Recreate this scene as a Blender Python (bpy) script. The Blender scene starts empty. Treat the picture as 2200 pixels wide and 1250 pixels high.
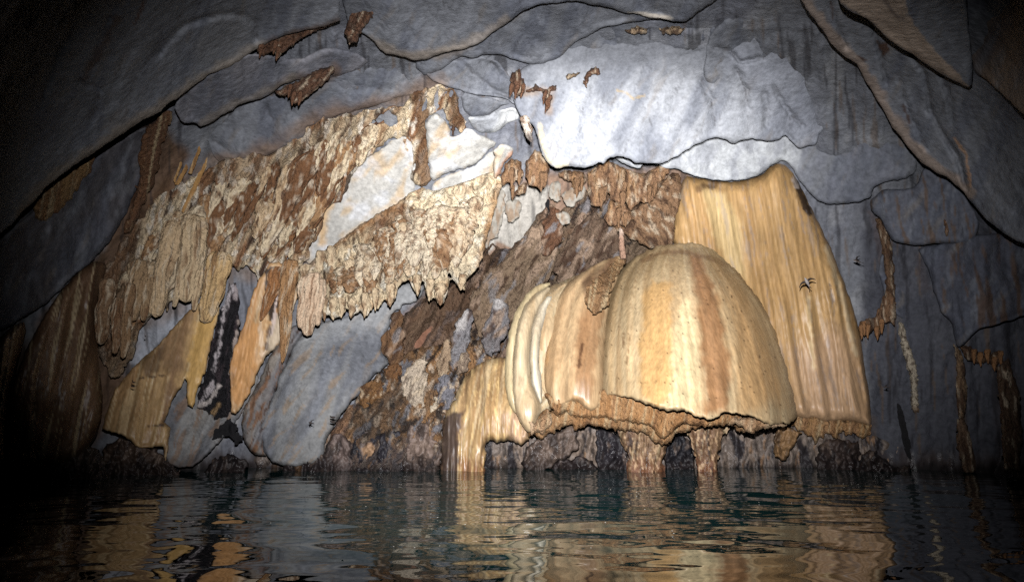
import bpy, math, random
import numpy as np

# ------------------------------------------------------------------ camera, world, lamps, exposure
scene = bpy.context.scene
COL = scene.collection
W0, H0 = 2200.0, 1250.0
LENS = 20.0
F = LENS / 36.0 * W0
PITCH = math.radians(12.9)
CAMZ = 1.12
cam_d = bpy.data.cameras.new("camera")
cam_d.lens = LENS
cam_d.sensor_width = 36.0
cam_d.clip_start = 0.05
cam_d.clip_end = 300
cam = bpy.data.objects.new("camera", cam_d)
cam.location = (0, 0, CAMZ)
cam.rotation_euler = (math.radians(90) + PITCH, 0, 0)
COL.objects.link(cam)
scene.camera = cam

world = bpy.data.worlds.new("World")
scene.world = world
world.use_nodes = True
wb = world.node_tree.nodes["Background"]
wb.inputs[0].default_value = (0.5, 0.6, 0.8, 1)
wb.inputs[1].default_value = 0.005

scene.view_settings.view_transform = 'Standard'
scene.view_settings.look = 'None'
scene.view_settings.exposure = 0.0
scene.view_settings.gamma = 1.0
scene.view_settings.use_curve_mapping = False
scene.cycles.use_denoising = False
scene.cycles.caustics_reflective = False
scene.cycles.caustics_refractive = False
scene.cycles.sample_clamp_direct = 6.0
scene.cycles.sample_clamp_indirect = 1.5
scene.cycles.max_bounces = 6
scene.cycles.diffuse_bounces = 0
scene.cycles.glossy_bounces = 3


def ray(px, py):
    u = (px - W0 / 2) / F
    v = (H0 / 2 - py) / F
    return u, math.cos(PITCH) - v * math.sin(PITCH), math.sin(PITCH) + v * math.cos(PITCH)


def at(px, py, Y):
    dx, dy, dz = ray(px, py)
    t = Y / dy
    return dx * t, dy * t, CAMZ + dz * t


def spot(name, loc, target_px, energy, half_deg, aspect, blend, color, radius=0.04):
    d = bpy.data.lights.new(name, 'SPOT')
    d.energy = energy
    d.spot_size = math.radians(2 * half_deg)
    d.spot_blend = blend
    d.color = color
    d.shadow_soft_size = radius
    o = bpy.data.objects.new(name, d)
    COL.objects.link(o)
    o.location = loc
    from mathutils import Vector
    tgt = Vector(at(target_px[0], target_px[1], 13.0))
    o.rotation_euler = (tgt - Vector(loc)).to_track_quat('-Z', 'Y').to_euler()
    o.scale = (1.0, aspect, 1.0)
    return o


# the camera's flash, on a bracket above the lens, and the boatman's torch on the overhang
spot("camera_flash", (0.0, 0.0, CAMZ + 0.72), (1145, 575), 15200, 46.2, 0.71, 1.0, (0.985, 0.985, 1.0), 0.025)
spot("boat_torch", (0.25, 0.1, CAMZ + 0.5), (1215, 335), 12500, 29, 0.40, 1.0, (1.0, 1.0, 1.0), 0.025)

rng = np.random.default_rng(7)
R = random.Random(11)

# ------------------------------------------------------------------ noise
_perm = np.random.default_rng(3).permutation(256).astype(np.int64)
_perm = np.concatenate([_perm, _perm, _perm])
_ang = np.random.default_rng(4).random(256) * 2 * np.pi
_gx, _gy = np.cos(_ang), np.sin(_ang)


def perlin(x, y, seed=0):
    x = np.asarray(x, float) + seed * 17.31
    y = np.asarray(y, float) + seed * 9.77
    xi, yi = np.floor(x).astype(np.int64), np.floor(y).astype(np.int64)
    xf, yf = x - xi, y - yi
    xi &= 255
    yi &= 255
    u = xf * xf * xf * (xf * (xf * 6 - 15) + 10)
    v = yf * yf * yf * (yf * (yf * 6 - 15) + 10)

    def g(ix, iy, fx, fy):
        h = _perm[_perm[ix & 255] + (iy & 255)] & 255
        return _gx[h] * fx + _gy[h] * fy
    a = g(xi, yi, xf, yf)
    b = g(xi + 1, yi, xf - 1, yf)
    c = g(xi, yi + 1, xf, yf - 1)
    d = g(xi + 1, yi + 1, xf - 1, yf - 1)
    return ((a + u * (b - a)) * (1 - v) + (c + u * (d - c)) * v) * 1.5


def fbm(x, y, seed=0, octv=3, kind='f'):
    s, a, tot = 0.0, 1.0, 0.0
    for o in range(octv):
        n = perlin(x * 2.03 ** o, y * 2.03 ** o, seed + o * 3)
        if kind == 'b':
            n = np.abs(n) * 2 - 0.6
        elif kind == 'r':
            n = 0.6 - np.abs(n) * 2
        s = s + a * n
        tot += a
        a *= 0.5
    return s / tot * 1.35


def rot(X, Y, ang, sx, sy):
    """sx: size along the direction ang (degrees, picture sense, y down), sy: across it"""
    a = math.radians(ang)
    return (X * math.cos(a) + Y * math.sin(a)) / sx, (-X * math.sin(a) + Y * math.cos(a)) / sy


def sstep(a, b, x):
    t = np.clip((x - a) / (b - a + 1e-9), 0, 1)
    return t * t * (3 - 2 * t)


# ------------------------------------------------------------------ polygons
def chaikin(p, n=1, closed=True):
    p = np.asarray(p, float)
    for _ in range(n):
        q = np.roll(p, -1, 0) if closed else p[1:]
        a = p if closed else p[:-1]
        p = np.stack([0.78 * a + 0.22 * q, 0.22 * a + 0.78 * q], 1).reshape(-1, 2)
    return p


def seg_d2(X, Y, a, b):
    dx, dy = b[0] - a[0], b[1] - a[1]
    L = dx * dx + dy * dy + 1e-9
    t = np.clip(((X - a[0]) * dx + (Y - a[1]) * dy) / L, 0, 1)
    return (X - a[0] - t * dx) ** 2 + (Y - a[1] - t * dy) ** 2


def sdf(X, Y, poly):
    """positive inside"""
    d = np.full(X.shape, 1e12)
    ins = np.zeros(X.shape, bool)
    n = len(poly)
    for i in range(n):
        a, b = poly[i], poly[(i + 1) % n]
        d = np.minimum(d, seg_d2(X, Y, a, b))
        if a[1] != b[1]:
            c = ((a[1] > Y) != (b[1] > Y)) & (X < (b[0] - a[0]) * (Y - a[1]) / (b[1] - a[1]) + a[0])
            ins ^= c
    d = np.sqrt(d)
    return np.where(ins, d, -d)


def line_d(X, Y, pts):
    d = np.full(X.shape, 1e12)
    for a, b in zip(pts[:-1], pts[1:]):
        d = np.minimum(d, seg_d2(X, Y, a, b))
    return np.sqrt(d)


class TPS:
    def __init__(self, pts, smooth=1e-3):
        p = np.asarray(pts, float)
        self.c = p[:, :2] / 1000
        n = len(p)
        A = np.zeros((n + 3, n + 3))
        A[:n, :n] = self.k(self.c, self.c) + np.eye(n) * smooth
        A[:n, n] = 1
        A[:n, n + 1:n + 3] = self.c
        A[n, :n] = 1
        A[n + 1:, :n] = self.c.T
        self.w = np.linalg.solve(A, np.concatenate([p[:, 2], [0, 0, 0]]))

    @staticmethod
    def k(a, b):
        r2 = ((a[:, None, :] - b[None, :, :]) ** 2).sum(-1)
        return 0.5 * r2 * np.log(r2 + 1e-12)

    def __call__(self, X, Y):
        X = np.asarray(X, float)
        sh = X.shape
        q = np.stack([X.ravel(), np.asarray(Y, float).ravel()], 1) / 1000
        out = np.empty(len(q))
        n = len(self.c)
        for i in range(0, len(q), 40000):
            s = q[i:i + 40000]
            out[i:i + 40000] = self.k(s, self.c) @ self.w[:n] + self.w[n] + s @ self.w[n + 1:]
        return out.reshape(sh)


def depth_fn(spec):
    if callable(spec):
        return spec
    if isinstance(spec, (int, float)):
        return lambda X, Y: np.full(np.shape(X), float(spec))
    if len(spec) < 4:
        p = np.asarray(spec, float)
        def idw(X, Y):
            w = [1 / ((X - a) ** 2 + (Y - b) ** 2 + 400) for a, b, _ in p]
            return sum(wi * c for wi, (_, _, c) in zip(w, p)) / sum(w)
        return idw
    return TPS(spec)


# ------------------------------------------------------------------ colour
def lin(c):
    c = np.asarray(c, float) / 255.0
    return np.where(c <= 0.04045, c / 12.92, ((c + 0.055) / 1.055) ** 2.4)


GREY = (117, 119, 125)
PALE = (202, 203, 203)
WHITE = (206, 203, 196)
CREAM = (212, 194, 168)
TAN = (184, 150, 108)
OCHRE = (180, 142, 90)
HONEY = (200, 168, 124)
BROWN = (116, 80, 52)
UMBER = (70, 47, 33)
ROSE = (138, 112, 94)
DARK = (44, 41, 44)
BLACK = (16, 15, 18)


def paint(X, Y, base, layers, seed=0, var=0.10, UX=None):
    col = np.empty(X.shape + (3,))
    col[...] = lin(base)
    m = 1 + var * fbm(X / 60, Y / 60, seed + 40, 4)
    for L in layers:
        k = L[0]
        if k == 'n':       # colour, along, across, angle, threshold, softness, opacity
            _, c, sx, sy, ang, thr, soft, op = L[:8]
            sd = L[8] if len(L) > 8 else 0
            a, b = rot(X + min(14, .5 * sy) * fbm(X / (2 * sy + 20), Y / max(.6 * sx, 2 * sy + 20), sd + 5, 2), Y, ang, sx, sy)
            w = sstep(thr - soft, thr + soft, fbm(a, b, seed + sd + 11, 3)) * op
        elif k == 'nu':    # streaks that follow a round body: colour, along, across, threshold, softness, opacity
            _, c, sx, sy, thr, soft, op = L[:7]
            w = sstep(thr - soft, thr + soft, fbm((X if UX is None else UX) / sy, Y / sx, seed + (L[7] if len(L) > 7 else 0) + 31, 3)) * op
        elif k == 'p':     # polygon, colour, softness, warp, opacity
            _, pts, c, soft, warp, op = L[:6]
            d = sdf(X, Y, pts) + warp * fbm(X / max(warp * 3, 6), Y / max(warp * 3, 6), seed + 21, 3)
            w = sstep(-soft, soft, d) * op
        elif k == 'l':     # polyline, half width, colour, softness, warp, opacity
            _, pts, wd, c, soft, warp, op = L[:7]
            d = wd - line_d(X, Y, pts) + warp * fbm(X / max(warp * 3, 6), Y / max(warp * 3, 6), seed + 23, 3)
            w = sstep(-soft, soft, d) * op
        elif k == 'y':     # below y0..y1
            _, y0, y1, c, warp, op = L[:6]
            w = sstep(y0, y1, Y + warp * fbm(X / 25, Y / 70, seed + 27, 3)) * op
        col = col * (1 - w[..., None]) + lin(c) * w[..., None]
    return np.clip(col * m[..., None], 0.004, 0.9)


# ------------------------------------------------------------------ materials
def rock_material(name, rough=0.75, bump=0.5, scale=9.0, bscale=6.0, stretch=(1, 1, 1), spec=0.35, coat=0.0, sss=0.0):
    m = bpy.data.materials.new(name)
    m.use_nodes = True
    nt = m.node_tree
    N, L = nt.nodes, nt.links
    b = N["Principled BSDF"]
    att = N.new("ShaderNodeAttribute")
    att.attribute_name = "mineral"
    wet = N.new("ShaderNodeAttribute")
    wet.attribute_name = "wet"
    tc = N.new("ShaderNodeTexCoord")
    mp = N.new("ShaderNodeMapping")
    mp.inputs['Scale'].default_value = stretch
    L.new(tc.outputs['Object'], mp.inputs[0])
    n1 = N.new("ShaderNodeTexNoise")
    n1.inputs['Scale'].default_value = scale
    n1.inputs['Detail'].default_value = 8
    n1.inputs['Roughness'].default_value = 0.65
    L.new(mp.outputs[0], n1.inputs['Vector'])
    r1 = N.new("ShaderNodeMapRange")
    r1.inputs[1].default_value = 0.25
    r1.inputs[2].default_value = 0.75
    r1.inputs[3].default_value = 0.66
    r1.inputs[4].default_value = 1.32
    L.new(n1.outputs[0], r1.inputs[0])
    mx = N.new("ShaderNodeVectorMath")
    mx.operation = 'MULTIPLY'
    L.new(att.outputs['Color'], mx.inputs[0])
    L.new(r1.outputs[0], mx.inputs[1])
    L.new(mx.outputs[0], b.inputs['Base Color'])
    n2 = N.new("ShaderNodeTexNoise")
    n2.inputs['Scale'].default_value = bscale
    n2.inputs['Detail'].default_value = 6 if name == 'wet_rock' else 9
    n2.inputs['Roughness'].default_value = 0.62
    L.new(mp.outputs[0], n2.inputs['Vector'])
    bp = N.new("ShaderNodeBump")
    bp.inputs['Strength'].default_value = bump
    bp.inputs['Distance'].default_value = 0.2
    L.new(n2.outputs[0], bp.inputs['Height'])
    L.new(bp.outputs[0], b.inputs['Normal'])
    rr = N.new("ShaderNodeMapRange")
    rr.inputs[3].default_value = rough
    rr.inputs[4].default_value = 0.27
    L.new(wet.outputs['Fac'], rr.inputs[0])
    L.new(rr.outputs[0], b.inputs['Roughness'])
    sp = N.new("ShaderNodeMapRange")
    sp.inputs[3].default_value = spec
    sp.inputs[4].default_value = 0.6
    L.new(wet.outputs['Fac'], sp.inputs[0])
    L.new(sp.outputs[0], b.inputs['Specular IOR Level'])
    if coat:
        b.inputs['Coat Weight'].default_value = coat
        b.inputs['Coat Roughness'].default_value = 0.25
    return m


M_LIME = rock_material("smooth_limestone", 0.8, 0.3, 9.0, 5.0, spec=0.2)
M_CRUST = rock_material("calcite_crust", 0.6, 0.9, 16.0, 9.0, spec=0.4)
M_FLOW = rock_material("flowstone", 0.44, 0.10, 14.0, 9.0, (1.0, 1.0, 0.10), spec=0.5)
M_WALL = rock_material("cave_wall_rock", 0.75, 0.35, 9.0, 5.0, spec=0.25)
M_WET = rock_material("wet_rock", 0.5, 0.45, 10.0, 5.0, spec=0.45)


# hairline joints and folds in the limestone: line, width, depth
CRACKS = [([(1460, 124), (1487, 118), (1500, 110)], 3, .05), ([(1517, 94), (1522, 60), (1537, 44), (1571, 27), (1581, 13)], 4, .10), ([(1536, 104), (1571, 111), (1588, 131), (1594, 134), (1618, 128), (1641, 124), (1648, 111)], 4, .12),
          ([(1645, 60), (1643, 111)], 4, .08), ([(1662, 188), (1685, 229), (1709, 256), (1726, 272)], 6, .10), ([(1582, 150), (1600, 190), (1604, 230)], 8, .10), ([(1643, 202), (1648, 235), (1645, 269)], 7, .10), ([(1746, 202), (1756, 235), (1773, 266)], 6, .08), ([(1505, 170), (1530, 220), (1536, 270)], 8, .08),
          ([(1700, 130), (1740, 160), (1770, 200), (1790, 240)], 6, .08), ([(1874, 57), (1887, 98), (1901, 161), (1904, 182)], 5, .10), ([(1961, 118), (1985, 161), (1995, 208), (1998, 235)], 6, .10), ([(2022, 161), (2042, 215), (2045, 262)], 6, .08), ([(1998, 235), (2025, 289), (2059, 336), (2075, 404)], 6, .10),
          ([(1786, 7), (1790, 30), (1806, 67), (1816, 101)], 5, .08), ([(192, 161), (195, 128), (215, 84), (232, 44), (249, 7)], 6, .03), ([(168, 171), (182, 185), (202, 185), (215, 195)], 4, .10), ([(215, 195), (208, 229), (192, 269)], 6, .03), ([(256, 151), (262, 128), (296, 94)], 6, .03),
          ([(340, 118), (363, 87), (397, 54), (471, 32), (515, 30), (552, 50), (552, 84)], 7, .10), ([(400, 20), (360, 70), (300, 150), (270, 220)], 12, .03), ([(150, 60), (110, 140), (80, 240)], 10, .03), ([(980, 120), (1020, 160), (1060, 190), (1100, 215)], 4, .06), ([(1040, 113), (1060, 140), (1075, 165)], 3, .06),
          ([(640, 880), (650, 930), (660, 965)], 6, .08), ([(620, 770), (606, 830), (600, 900)], 6, .06), ([(740, 690), (700, 760), (650, 800)], 8, .05), ([(1900, 700), (1910, 780), (1930, 860)], 6, .10), ([(2000, 700), (2010, 800), (2040, 900)], 6, .08), ([(1880, 880), (1920, 940), (1930, 990)], 5, .08),
          ([(1930, 160), (1950, 240), (1990, 320)], 5, .06), ([(700, 170), (760, 190), (840, 190)], 8, .05), ([(460, 300), (500, 330), (520, 345)], 6, .06), ([(570, 230), (590, 260), (580, 310)], 7, .06), ([(620, 210), (634, 250)], 6, .05), ([(1250, 230), (1256, 262), (1252, 300)], 10, .04), ([(1380, 220), (1400, 270)], 14, .05)]


# ------------------------------------------------------------------ mesh output
def make_mesh(name, V, faces_q, mat, col=None, wet=None, parent=None, tris=None):
    me = bpy.data.meshes.new(name)
    V = np.asarray(V, np.float32)
    faces_q = np.asarray(faces_q, np.int32).reshape(-1, 4)
    nq = len(faces_q)
    nt = 0 if tris is None else len(tris)
    me.vertices.add(len(V))
    me.vertices.foreach_set("co", V.ravel())
    me.loops.add(nq * 4 + nt * 3)
    li = faces_q.ravel() if nt == 0 else np.concatenate([faces_q.ravel(), np.asarray(tris, np.int32).ravel()])
    me.loops.foreach_set("vertex_index", li)
    me.polygons.add(nq + nt)
    st = np.arange(nq) * 4
    if nt:
        st = np.concatenate([st, nq * 4 + np.arange(nt) * 3])
    me.polygons.foreach_set("loop_start", st.astype(np.int32))
    me.polygons.foreach_set("use_smooth", np.ones(nq + nt, bool))
    me.update(calc_edges=True)
    me.validate()
    if col is not None:
        a = me.attributes.new("mineral", 'FLOAT_COLOR', 'POINT')
        c4 = np.ones((len(V), 4), np.float32)
        c4[:, :3] = col
        a.data.foreach_set("color", c4.ravel())
    w = me.attributes.new("wet", 'FLOAT', 'POINT')
    w.data.foreach_set("value", np.asarray(wet if wet is not None else np.zeros(len(V)), np.float32))
    me.materials.append(mat)
    o = bpy.data.objects.new(name, me)
    COL.objects.link(o)
    if parent is not None:
        o.parent = parent
    return o


def tag(o, label=None, cat=None, group=None, kind=None):
    if kind:
        o['kind'] = kind
    if label:
        o['label'] = label
    if cat:
        o['category'] = cat
    if group:
        o['group'] = group
    return o


# ------------------------------------------------------------------ the cave's base shape: distance of the rock for each direction
BASE = TPS([
    # floor / below the water
    (-600, 1200, 8), (0, 1200, 12.2), (500, 1200, 14.6), (1100, 1200, 15.6), (1700, 1200, 15.4), (2200, 1200, 12.4), (2800, 1200, 8),
    (-600, 1010, 8), (0, 1010, 12), (400, 1010, 14.2), (800, 1010, 15.2), (1300, 1010, 15.6), (1800, 1010, 15), (2000, 1010, 14.2), (2200, 1010, 12.4), (2800, 1010, 8),
    (-600, 600, 6.5), (0, 600, 10.3), (300, 600, 13.6), (700, 600, 15.6), (1100, 600, 17), (1350, 600, 17), (1700, 600, 15.8), (1900, 600, 14.8), (2100, 600, 13.2), (2200, 600, 12), (2800, 600, 7),
    (-600, 330, 5.5), (0, 350, 8.6), (300, 350, 12), (700, 350, 14.3), (1000, 380, 15), (1300, 420, 16.5), (1600, 400, 15.6), (1800, 350, 14), (2000, 350, 12.8), (2200, 350, 10), (2800, 330, 5.5),
    (0, 150, 7), (300, 150, 9.4), (700, 150, 11.4), (1100, 150, 12.2), (1500, 150, 12.2), (1800, 150, 11), (2000, 150, 9.8), (2200, 150, 7.6),
    (-600, 0, 4), (0, 0, 5.6), (300, 0, 7.4), (700, 0, 9), (1100, 0, 9.6), (1500, 0, 9.6), (1800, 0, 8.8), (2200, 0, 6), (2800, 0, 4),
    (-600, -350, 2.8), (300, -300, 4.6), (1100, -300, 5.6), (1900, -300, 4.6), (2800, -350, 2.8),
    (300, -600, 2.6), (1100, -600, 3.2), (1900, -600, 2.6),
])


def relief(name, poly, depth, mat, base=GREY, pnt=(), geo=(), step=4, jag=None, roll=(26, 0.25), row=None,
           thick=1.5, parent=None, rnd=1, seed=0, holes=(), off=None, wetz=0.0, var=0.10, cull=None, flat_uv=None, prof=None, cracks=False, crisp=True, damp=0.0):
    poly = chaikin(poly, rnd) if rnd else np.asarray(poly, float)
    x0, y0 = poly.min(0) - step
    x1, y1 = poly.max(0) + step
    nx, ny = int((x1 - x0) / step) + 2, int((y1 - y0) / step) + 2
    X, Y = np.meshgrid(x0 + np.arange(nx) * step, y0 + np.arange(ny) * step)

    def S(X, Y):
        d = sdf(X, Y, poly)
        for h in holes:
            d = np.minimum(d, -sdf(X, Y, h))
        if jag:
            d = d + jag[0] * fbm(X / jag[1], Y / (jag[2] if len(jag) > 2 else jag[1]), seed + 71, 3)
        return d
    s = S(X, Y)
    q = np.maximum(np.maximum(s[:-1, :-1], s[1:, :-1]), np.maximum(s[:-1, 1:], s[1:, 1:])) > 0
    q &= (s[:-1, :-1] + s[1:, :-1] + s[:-1, 1:] + s[1:, 1:]) > -2.0 * step
    # largest connected piece only
    lab = np.where(q, np.arange(q.size).reshape(q.shape) + 1, 0)
    for _ in range(400):
        p = np.pad(lab, 1)
        n = np.maximum.reduce([p[1:-1, 1:-1], p[:-2, 1:-1], p[2:, 1:-1], p[1:-1, :-2], p[1:-1, 2:]])
        n = np.where(q, n, 0)
        if (n == lab).all():
            break
        # pointer jumping
        flat = n.ravel()
        idx = np.maximum(flat - 1, 0)
        n = np.where(q.ravel(), np.maximum(flat, flat[idx]), 0).reshape(q.shape)
        lab = n
    v, c = np.unique(lab[lab > 0], return_counts=True)
    q = lab == v[np.argmax(c)]
    # snap the outside corners to the outline
    out = (s < 0)
    for _ in range(2):
        e = 0.7
        so = S(X[out], Y[out])
        gx = (S(X[out] + e, Y[out]) - S(X[out] - e, Y[out])) / (2 * e)
        gy = (S(X[out], Y[out] + e) - S(X[out], Y[out] - e)) / (2 * e)
        g2 = gx * gx + gy * gy + 0.05
        mv = np.clip(-so, 0, 1.6 * step)
        X[out] += mv * gx / g2
        Y[out] += mv * gy / g2
        if _ == 0 and not out.any():
            break
    s = np.where(out, 0, s)
    D = depth_fn(depth)(X, Y) if depth is not None else BASE(X, Y)
    if off is not None:
        o_ = depth_fn(off)(X, Y)
        D = D - o_
    else:
        o_ = None
    # rolled rim
    if roll:
        t = np.clip(s / roll[0], 0, 1)
        rd = roll[1] if o_ is None else np.minimum(roll[1], 0.8 * np.maximum(o_, 0))
        D = D + rd * (1 - np.sqrt(np.clip(1 - (1 - t) ** 2, 0, 1)))
    U = X / 100
    if row:
        # a round body: half circle across each row
        inside = s > 0
        lo = np.where(inside, X, 1e9).min(1)
        hi = np.where(inside, X, -1e9).max(1)
        ok = hi > lo
        lo[~ok] = np.interp(np.flatnonzero(~ok), np.flatnonzero(ok), lo[ok])
        hi[~ok] = np.interp(np.flatnonzero(~ok), np.flatnonzero(ok), hi[ok])
        k = np.ones(19) / 19
        pad = lambda a: np.convolve(np.pad(a, 9, mode='edge'), k, 'valid')
        lo, hi = pad(lo), pad(hi)
        if prof:
            pr = np.asarray(prof, float)
            ry = y0 + np.arange(ny) * step
            lo, hi = pad(np.interp(ry, pr[:, 0], pr[:, 1])), pad(np.interp(ry, pr[:, 0], pr[:, 2]))
        cx, hw = (lo + hi) / 2, np.maximum((hi - lo) / 2, 2)
        u = np.clip((X - cx[:, None]) / hw[:, None], -1, 1)
        hwm = hw[:, None]
        if len(row) > 1:
            hwm = np.minimum(hwm, row[1])
        D = D - row[0] * hwm * D / F * np.sqrt(np.clip(1 - u * u, 0, 1))
        U = np.arcsin(u) * hw.max() / 100
    edge = np.clip(s / (3 * step), 0, 1) if not row else np.clip(s / (2 * step), 0, 1)
    for g in geo:
        k, sx, sy, ang, amp = g[:5]
        sd = g[5] if len(g) > 5 else 0
        if k == 'u':      # flutes round the body: sx waves per 100 px, sy px vertical scale
            D = D - amp * edge * fbm(U * sx, Y / sy, seed + sd, ang if ang else 2)
        elif k == 'ub':
            D = D - amp * edge * fbm(U * sx, Y / sy, seed + sd, 2, 'b')
        else:
            wx = X + 0.35 * sy * fbm(X / (1.5 * sy), Y / max(1.5 * sy, .8 * sx), seed + sd + 3, 2)
            a, b = rot(wx, Y, ang, sx, sy)
            D = D - amp * edge * fbm(a, b, seed + sd, 3, k)
    if callable(cull):
        q = q & cull(D, X, Y)
    px, py = (U * 100, Y) if flat_uv else (X, Y)
    col = paint(X, Y, base, pnt, seed, var, U * 100)
    if mat is M_FLOW:
        lum = col.mean(-1, keepdims=True)
        col = col * .93 + lum * .07
    if cracks:
        for cpts, cw, cd in CRACKS:
            ca = np.asarray(cpts, float)
            if ca[:, 0].max() < x0 or ca[:, 0].min() > x1 or ca[:, 1].max() < y0 or ca[:, 1].min() > y1:
                continue
            dl = line_d(X + 3 * fbm(X / 14, Y / 14, 77, 2), Y + 3 * fbm(X / 14, Y / 14, 78, 2), ca)
            D = D + cd * np.exp(-(dl / cw) ** 2)
            w_ = (np.clip(1.4 - dl / 1.6, 0, 1) * .6 * sstep(-.3, .3, fbm(X / 40, Y / 40, 79, 2)))[..., None]
            col = col * (1 - w_) + lin((52, 46, 46)) * w_
    wx_, wy_, wz_ = at(X, Y, D)
    P = np.stack([wx_, wy_, wz_], -1)
    if wetz:
        wet = sstep(wetz, wetz * 0.5, wz_ + 0.1 * fbm(X / 20, Y / 20, seed, 2)) * sstep(.05, .45, fbm(X / 26, Y / 60, 55, 2))
    else:
        wet = np.zeros_like(X)
    if damp:
        wet = np.maximum(wet, np.clip(damp * (.6 + .8 * fbm(U * 100 / 30, Y / 200, seed + 90, 3)), 0, 1))
    # compact
    jj, ii = np.nonzero(q)
    idx = np.arange(X.size).reshape(X.shape)
    quads = np.stack([idx[jj, ii], idx[jj + 1, ii], idx[jj + 1, ii + 1], idx[jj, ii + 1]], 1)
    used, inv = np.unique(quads, return_inverse=True)
    quads = inv.reshape(-1, 4)
    V = P.reshape(-1, 3)[used]
    C = col.reshape(-1, 3)[used]
    Wt = wet.ravel()[used]
    pxs, pys, Ds = X.ravel()[used], Y.ravel()[used], D.ravel()[used]
    # sides: the rim carried back into the rock
    if thick:
        n = len(V)
        E = np.concatenate([quads[:, [0, 1]], quads[:, [1, 2]], quads[:, [2, 3]], quads[:, [3, 0]]])
        key = np.sort(E, 1)
        key = key[:, 0].astype(np.int64) * (n + 1) + key[:, 1]
        u_, ix, ct = np.unique(key, return_index=True, return_counts=True)
        B = E[ix[ct == 1]]
        bv, binv = np.unique(B, return_inverse=True)
        B = binv.reshape(-1, 2)
        cxm, cym = pxs.mean(), pys.mean()
        rings = []
        for f in (0.0, 0.35, 1.0):
            dd = Ds[bv] + thick * f
            sh = 0.012 * f
            x_, y_, z_ = at(pxs[bv] + (cxm - pxs[bv]) * sh, pys[bv] + (cym - pys[bv]) * sh, dd)
            rings.append(np.stack([x_, y_, z_], 1))
        nb = len(bv)
        r0, r1, r2 = n + B, n + nb + B, n + 2 * nb + B
        if not crisp:
            r0 = bv[B]
        side = np.concatenate([
            np.stack([r0[:, 1], r0[:, 0], r1[:, 0], r1[:, 1]], 1),
            np.stack([r1[:, 1], r1[:, 0], r2[:, 0], r2[:, 1]], 1)])
        quads = np.concatenate([quads, side])
        V = np.concatenate([V] + rings)
        C = np.concatenate([C, C[bv], C[bv], C[bv]])
        Wt = np.concatenate([Wt, Wt[bv], Wt[bv], Wt[bv]])
    return make_mesh(name, V, quads, mat, C, Wt, parent)


def cone(name, a, b, w, Y, mat, base=CREAM, tip=None, lobes=5, flute=0.12, knob=0.12, p=0.75, seed=0, parent=None, pnt=(), nseg=18, nring=16, Y2=None, top=0.25, flat=1.0):
    """a hanging (or standing) tapered body from px point a to px point b, width w px at the top"""
    t = np.linspace(0, 1, nring)[:, None]
    ph = np.linspace(0, 2 * np.pi, nseg, endpoint=False)[None, :]
    A, Bp = np.array(at(a[0], a[1], Y)), np.array(at(b[0], b[1], Y2 or Y))
    rad = w / 2 * Y / F
    prof = np.clip(1 - t, 0, 1) ** p * (1 - top * (1 - np.clip(t / 0.18, 0, 1)) ** 2)
    prof = np.maximum(prof, 0.015)
    nz = fbm(ph / (2 * np.pi) * lobes + 0 * t, t * 1.6 + 0 * ph, seed, 2) * flute
    nz = nz + knob * fbm(np.cos(ph) * 1.2 + t * 3, np.sin(ph) * 1.2 + t * 6, seed + 5, 3, 'b')
    r = rad * prof * (1 + nz)
    bend = (fbm(t * 2, 0 * t, seed + 9, 2) * rad * 0.35) * np.sin(np.pi * t)
    ax = A[None, None, :] + (Bp - A)[None, None, :] * t[..., None]
    V = ax + np.stack([r * np.cos(ph) + bend, flat * r * np.sin(ph), 0 * r], -1)
    idx = np.arange(nring * nseg).reshape(nring, nseg)
    nx = np.roll(idx, -1, 1)
    quads = np.stack([idx[:-1], nx[:-1], nx[1:], idx[1:]], -1).reshape(-1, 4)
    Vf = np.concatenate([V.reshape(-1, 3), (A + [0, 0, 0])[None], Bp[None]])
    n = nring * nseg
    tris = [(n, nx[0, i], idx[0, i]) for i in range(nseg)] + [(n + 1, idx[-1, i], nx[-1, i]) for i in range(nseg)]
    PX = (a[0] + (b[0] - a[0]) * t + w / 2 * np.cos(ph) * prof)
    PY = (a[1] + (b[1] - a[1]) * t + 0 * ph)
    lay = list(pnt)
    if tip:
        lay.append(('y', a[1] + (b[1] - a[1]) * 0.6, b[1], tip, 20, 0.8))
    C = paint(PX, PY, base, lay, seed, 0.14).reshape(-1, 3)
    C = np.concatenate([C, C[:1], C[-1:]])
    return make_mesh(name, Vf, quads, mat, C, None, parent, tris)


# ================================================================== THE SETTING
# ---- water
def build_water():
    xs = np.concatenate([np.linspace(-40, -14, 40)[:-1], np.linspace(-14, 14, 400), np.linspace(14, 40, 40)[1:]])
    ys = np.concatenate([np.linspace(-6, 2.5, 30)[:-1], np.linspace(2.5, 18, 420)])
    X, Y = np.meshgrid(xs, ys)
    calm = sstep(14.5, 9.5, Y)
    z = 0.0105 * (0.25 + 0.75 * calm) * fbm(X / 1.1, Y / 0.62, 5, 3)
    z = z + 0.003 * fbm(X / 0.34 + 0.5 * Y, Y / 0.22, 8, 2)
    z = z + 0.017 * calm * fbm(X / 1.7 + Y * 0.2, Y / 1.1, 15, 2)
    V = np.stack([X, Y, z], -1).reshape(-1, 3)
    idx = np.arange(X.size).reshape(X.shape)
    quads = np.stack([idx[:-1, :-1], idx[:-1, 1:], idx[1:, 1:], idx[1:, :-1]], -1).reshape(-1, 4)
    m = bpy.data.materials.new("river_water")
    m.use_nodes = True
    nt = m.node_tree
    b = nt.nodes["Principled BSDF"]
    b.inputs['Base Color'].default_value = (0.017, 0.062, 0.062, 1)
    b.inputs['Roughness'].default_value = 0.015
    b.inputs['IOR'].default_value = 1.333
    b.inputs['Specular IOR Level'].default_value = 0.5
    o = make_mesh("water", V, quads, m)
    tag(o, kind='structure')


build_water()

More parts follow.
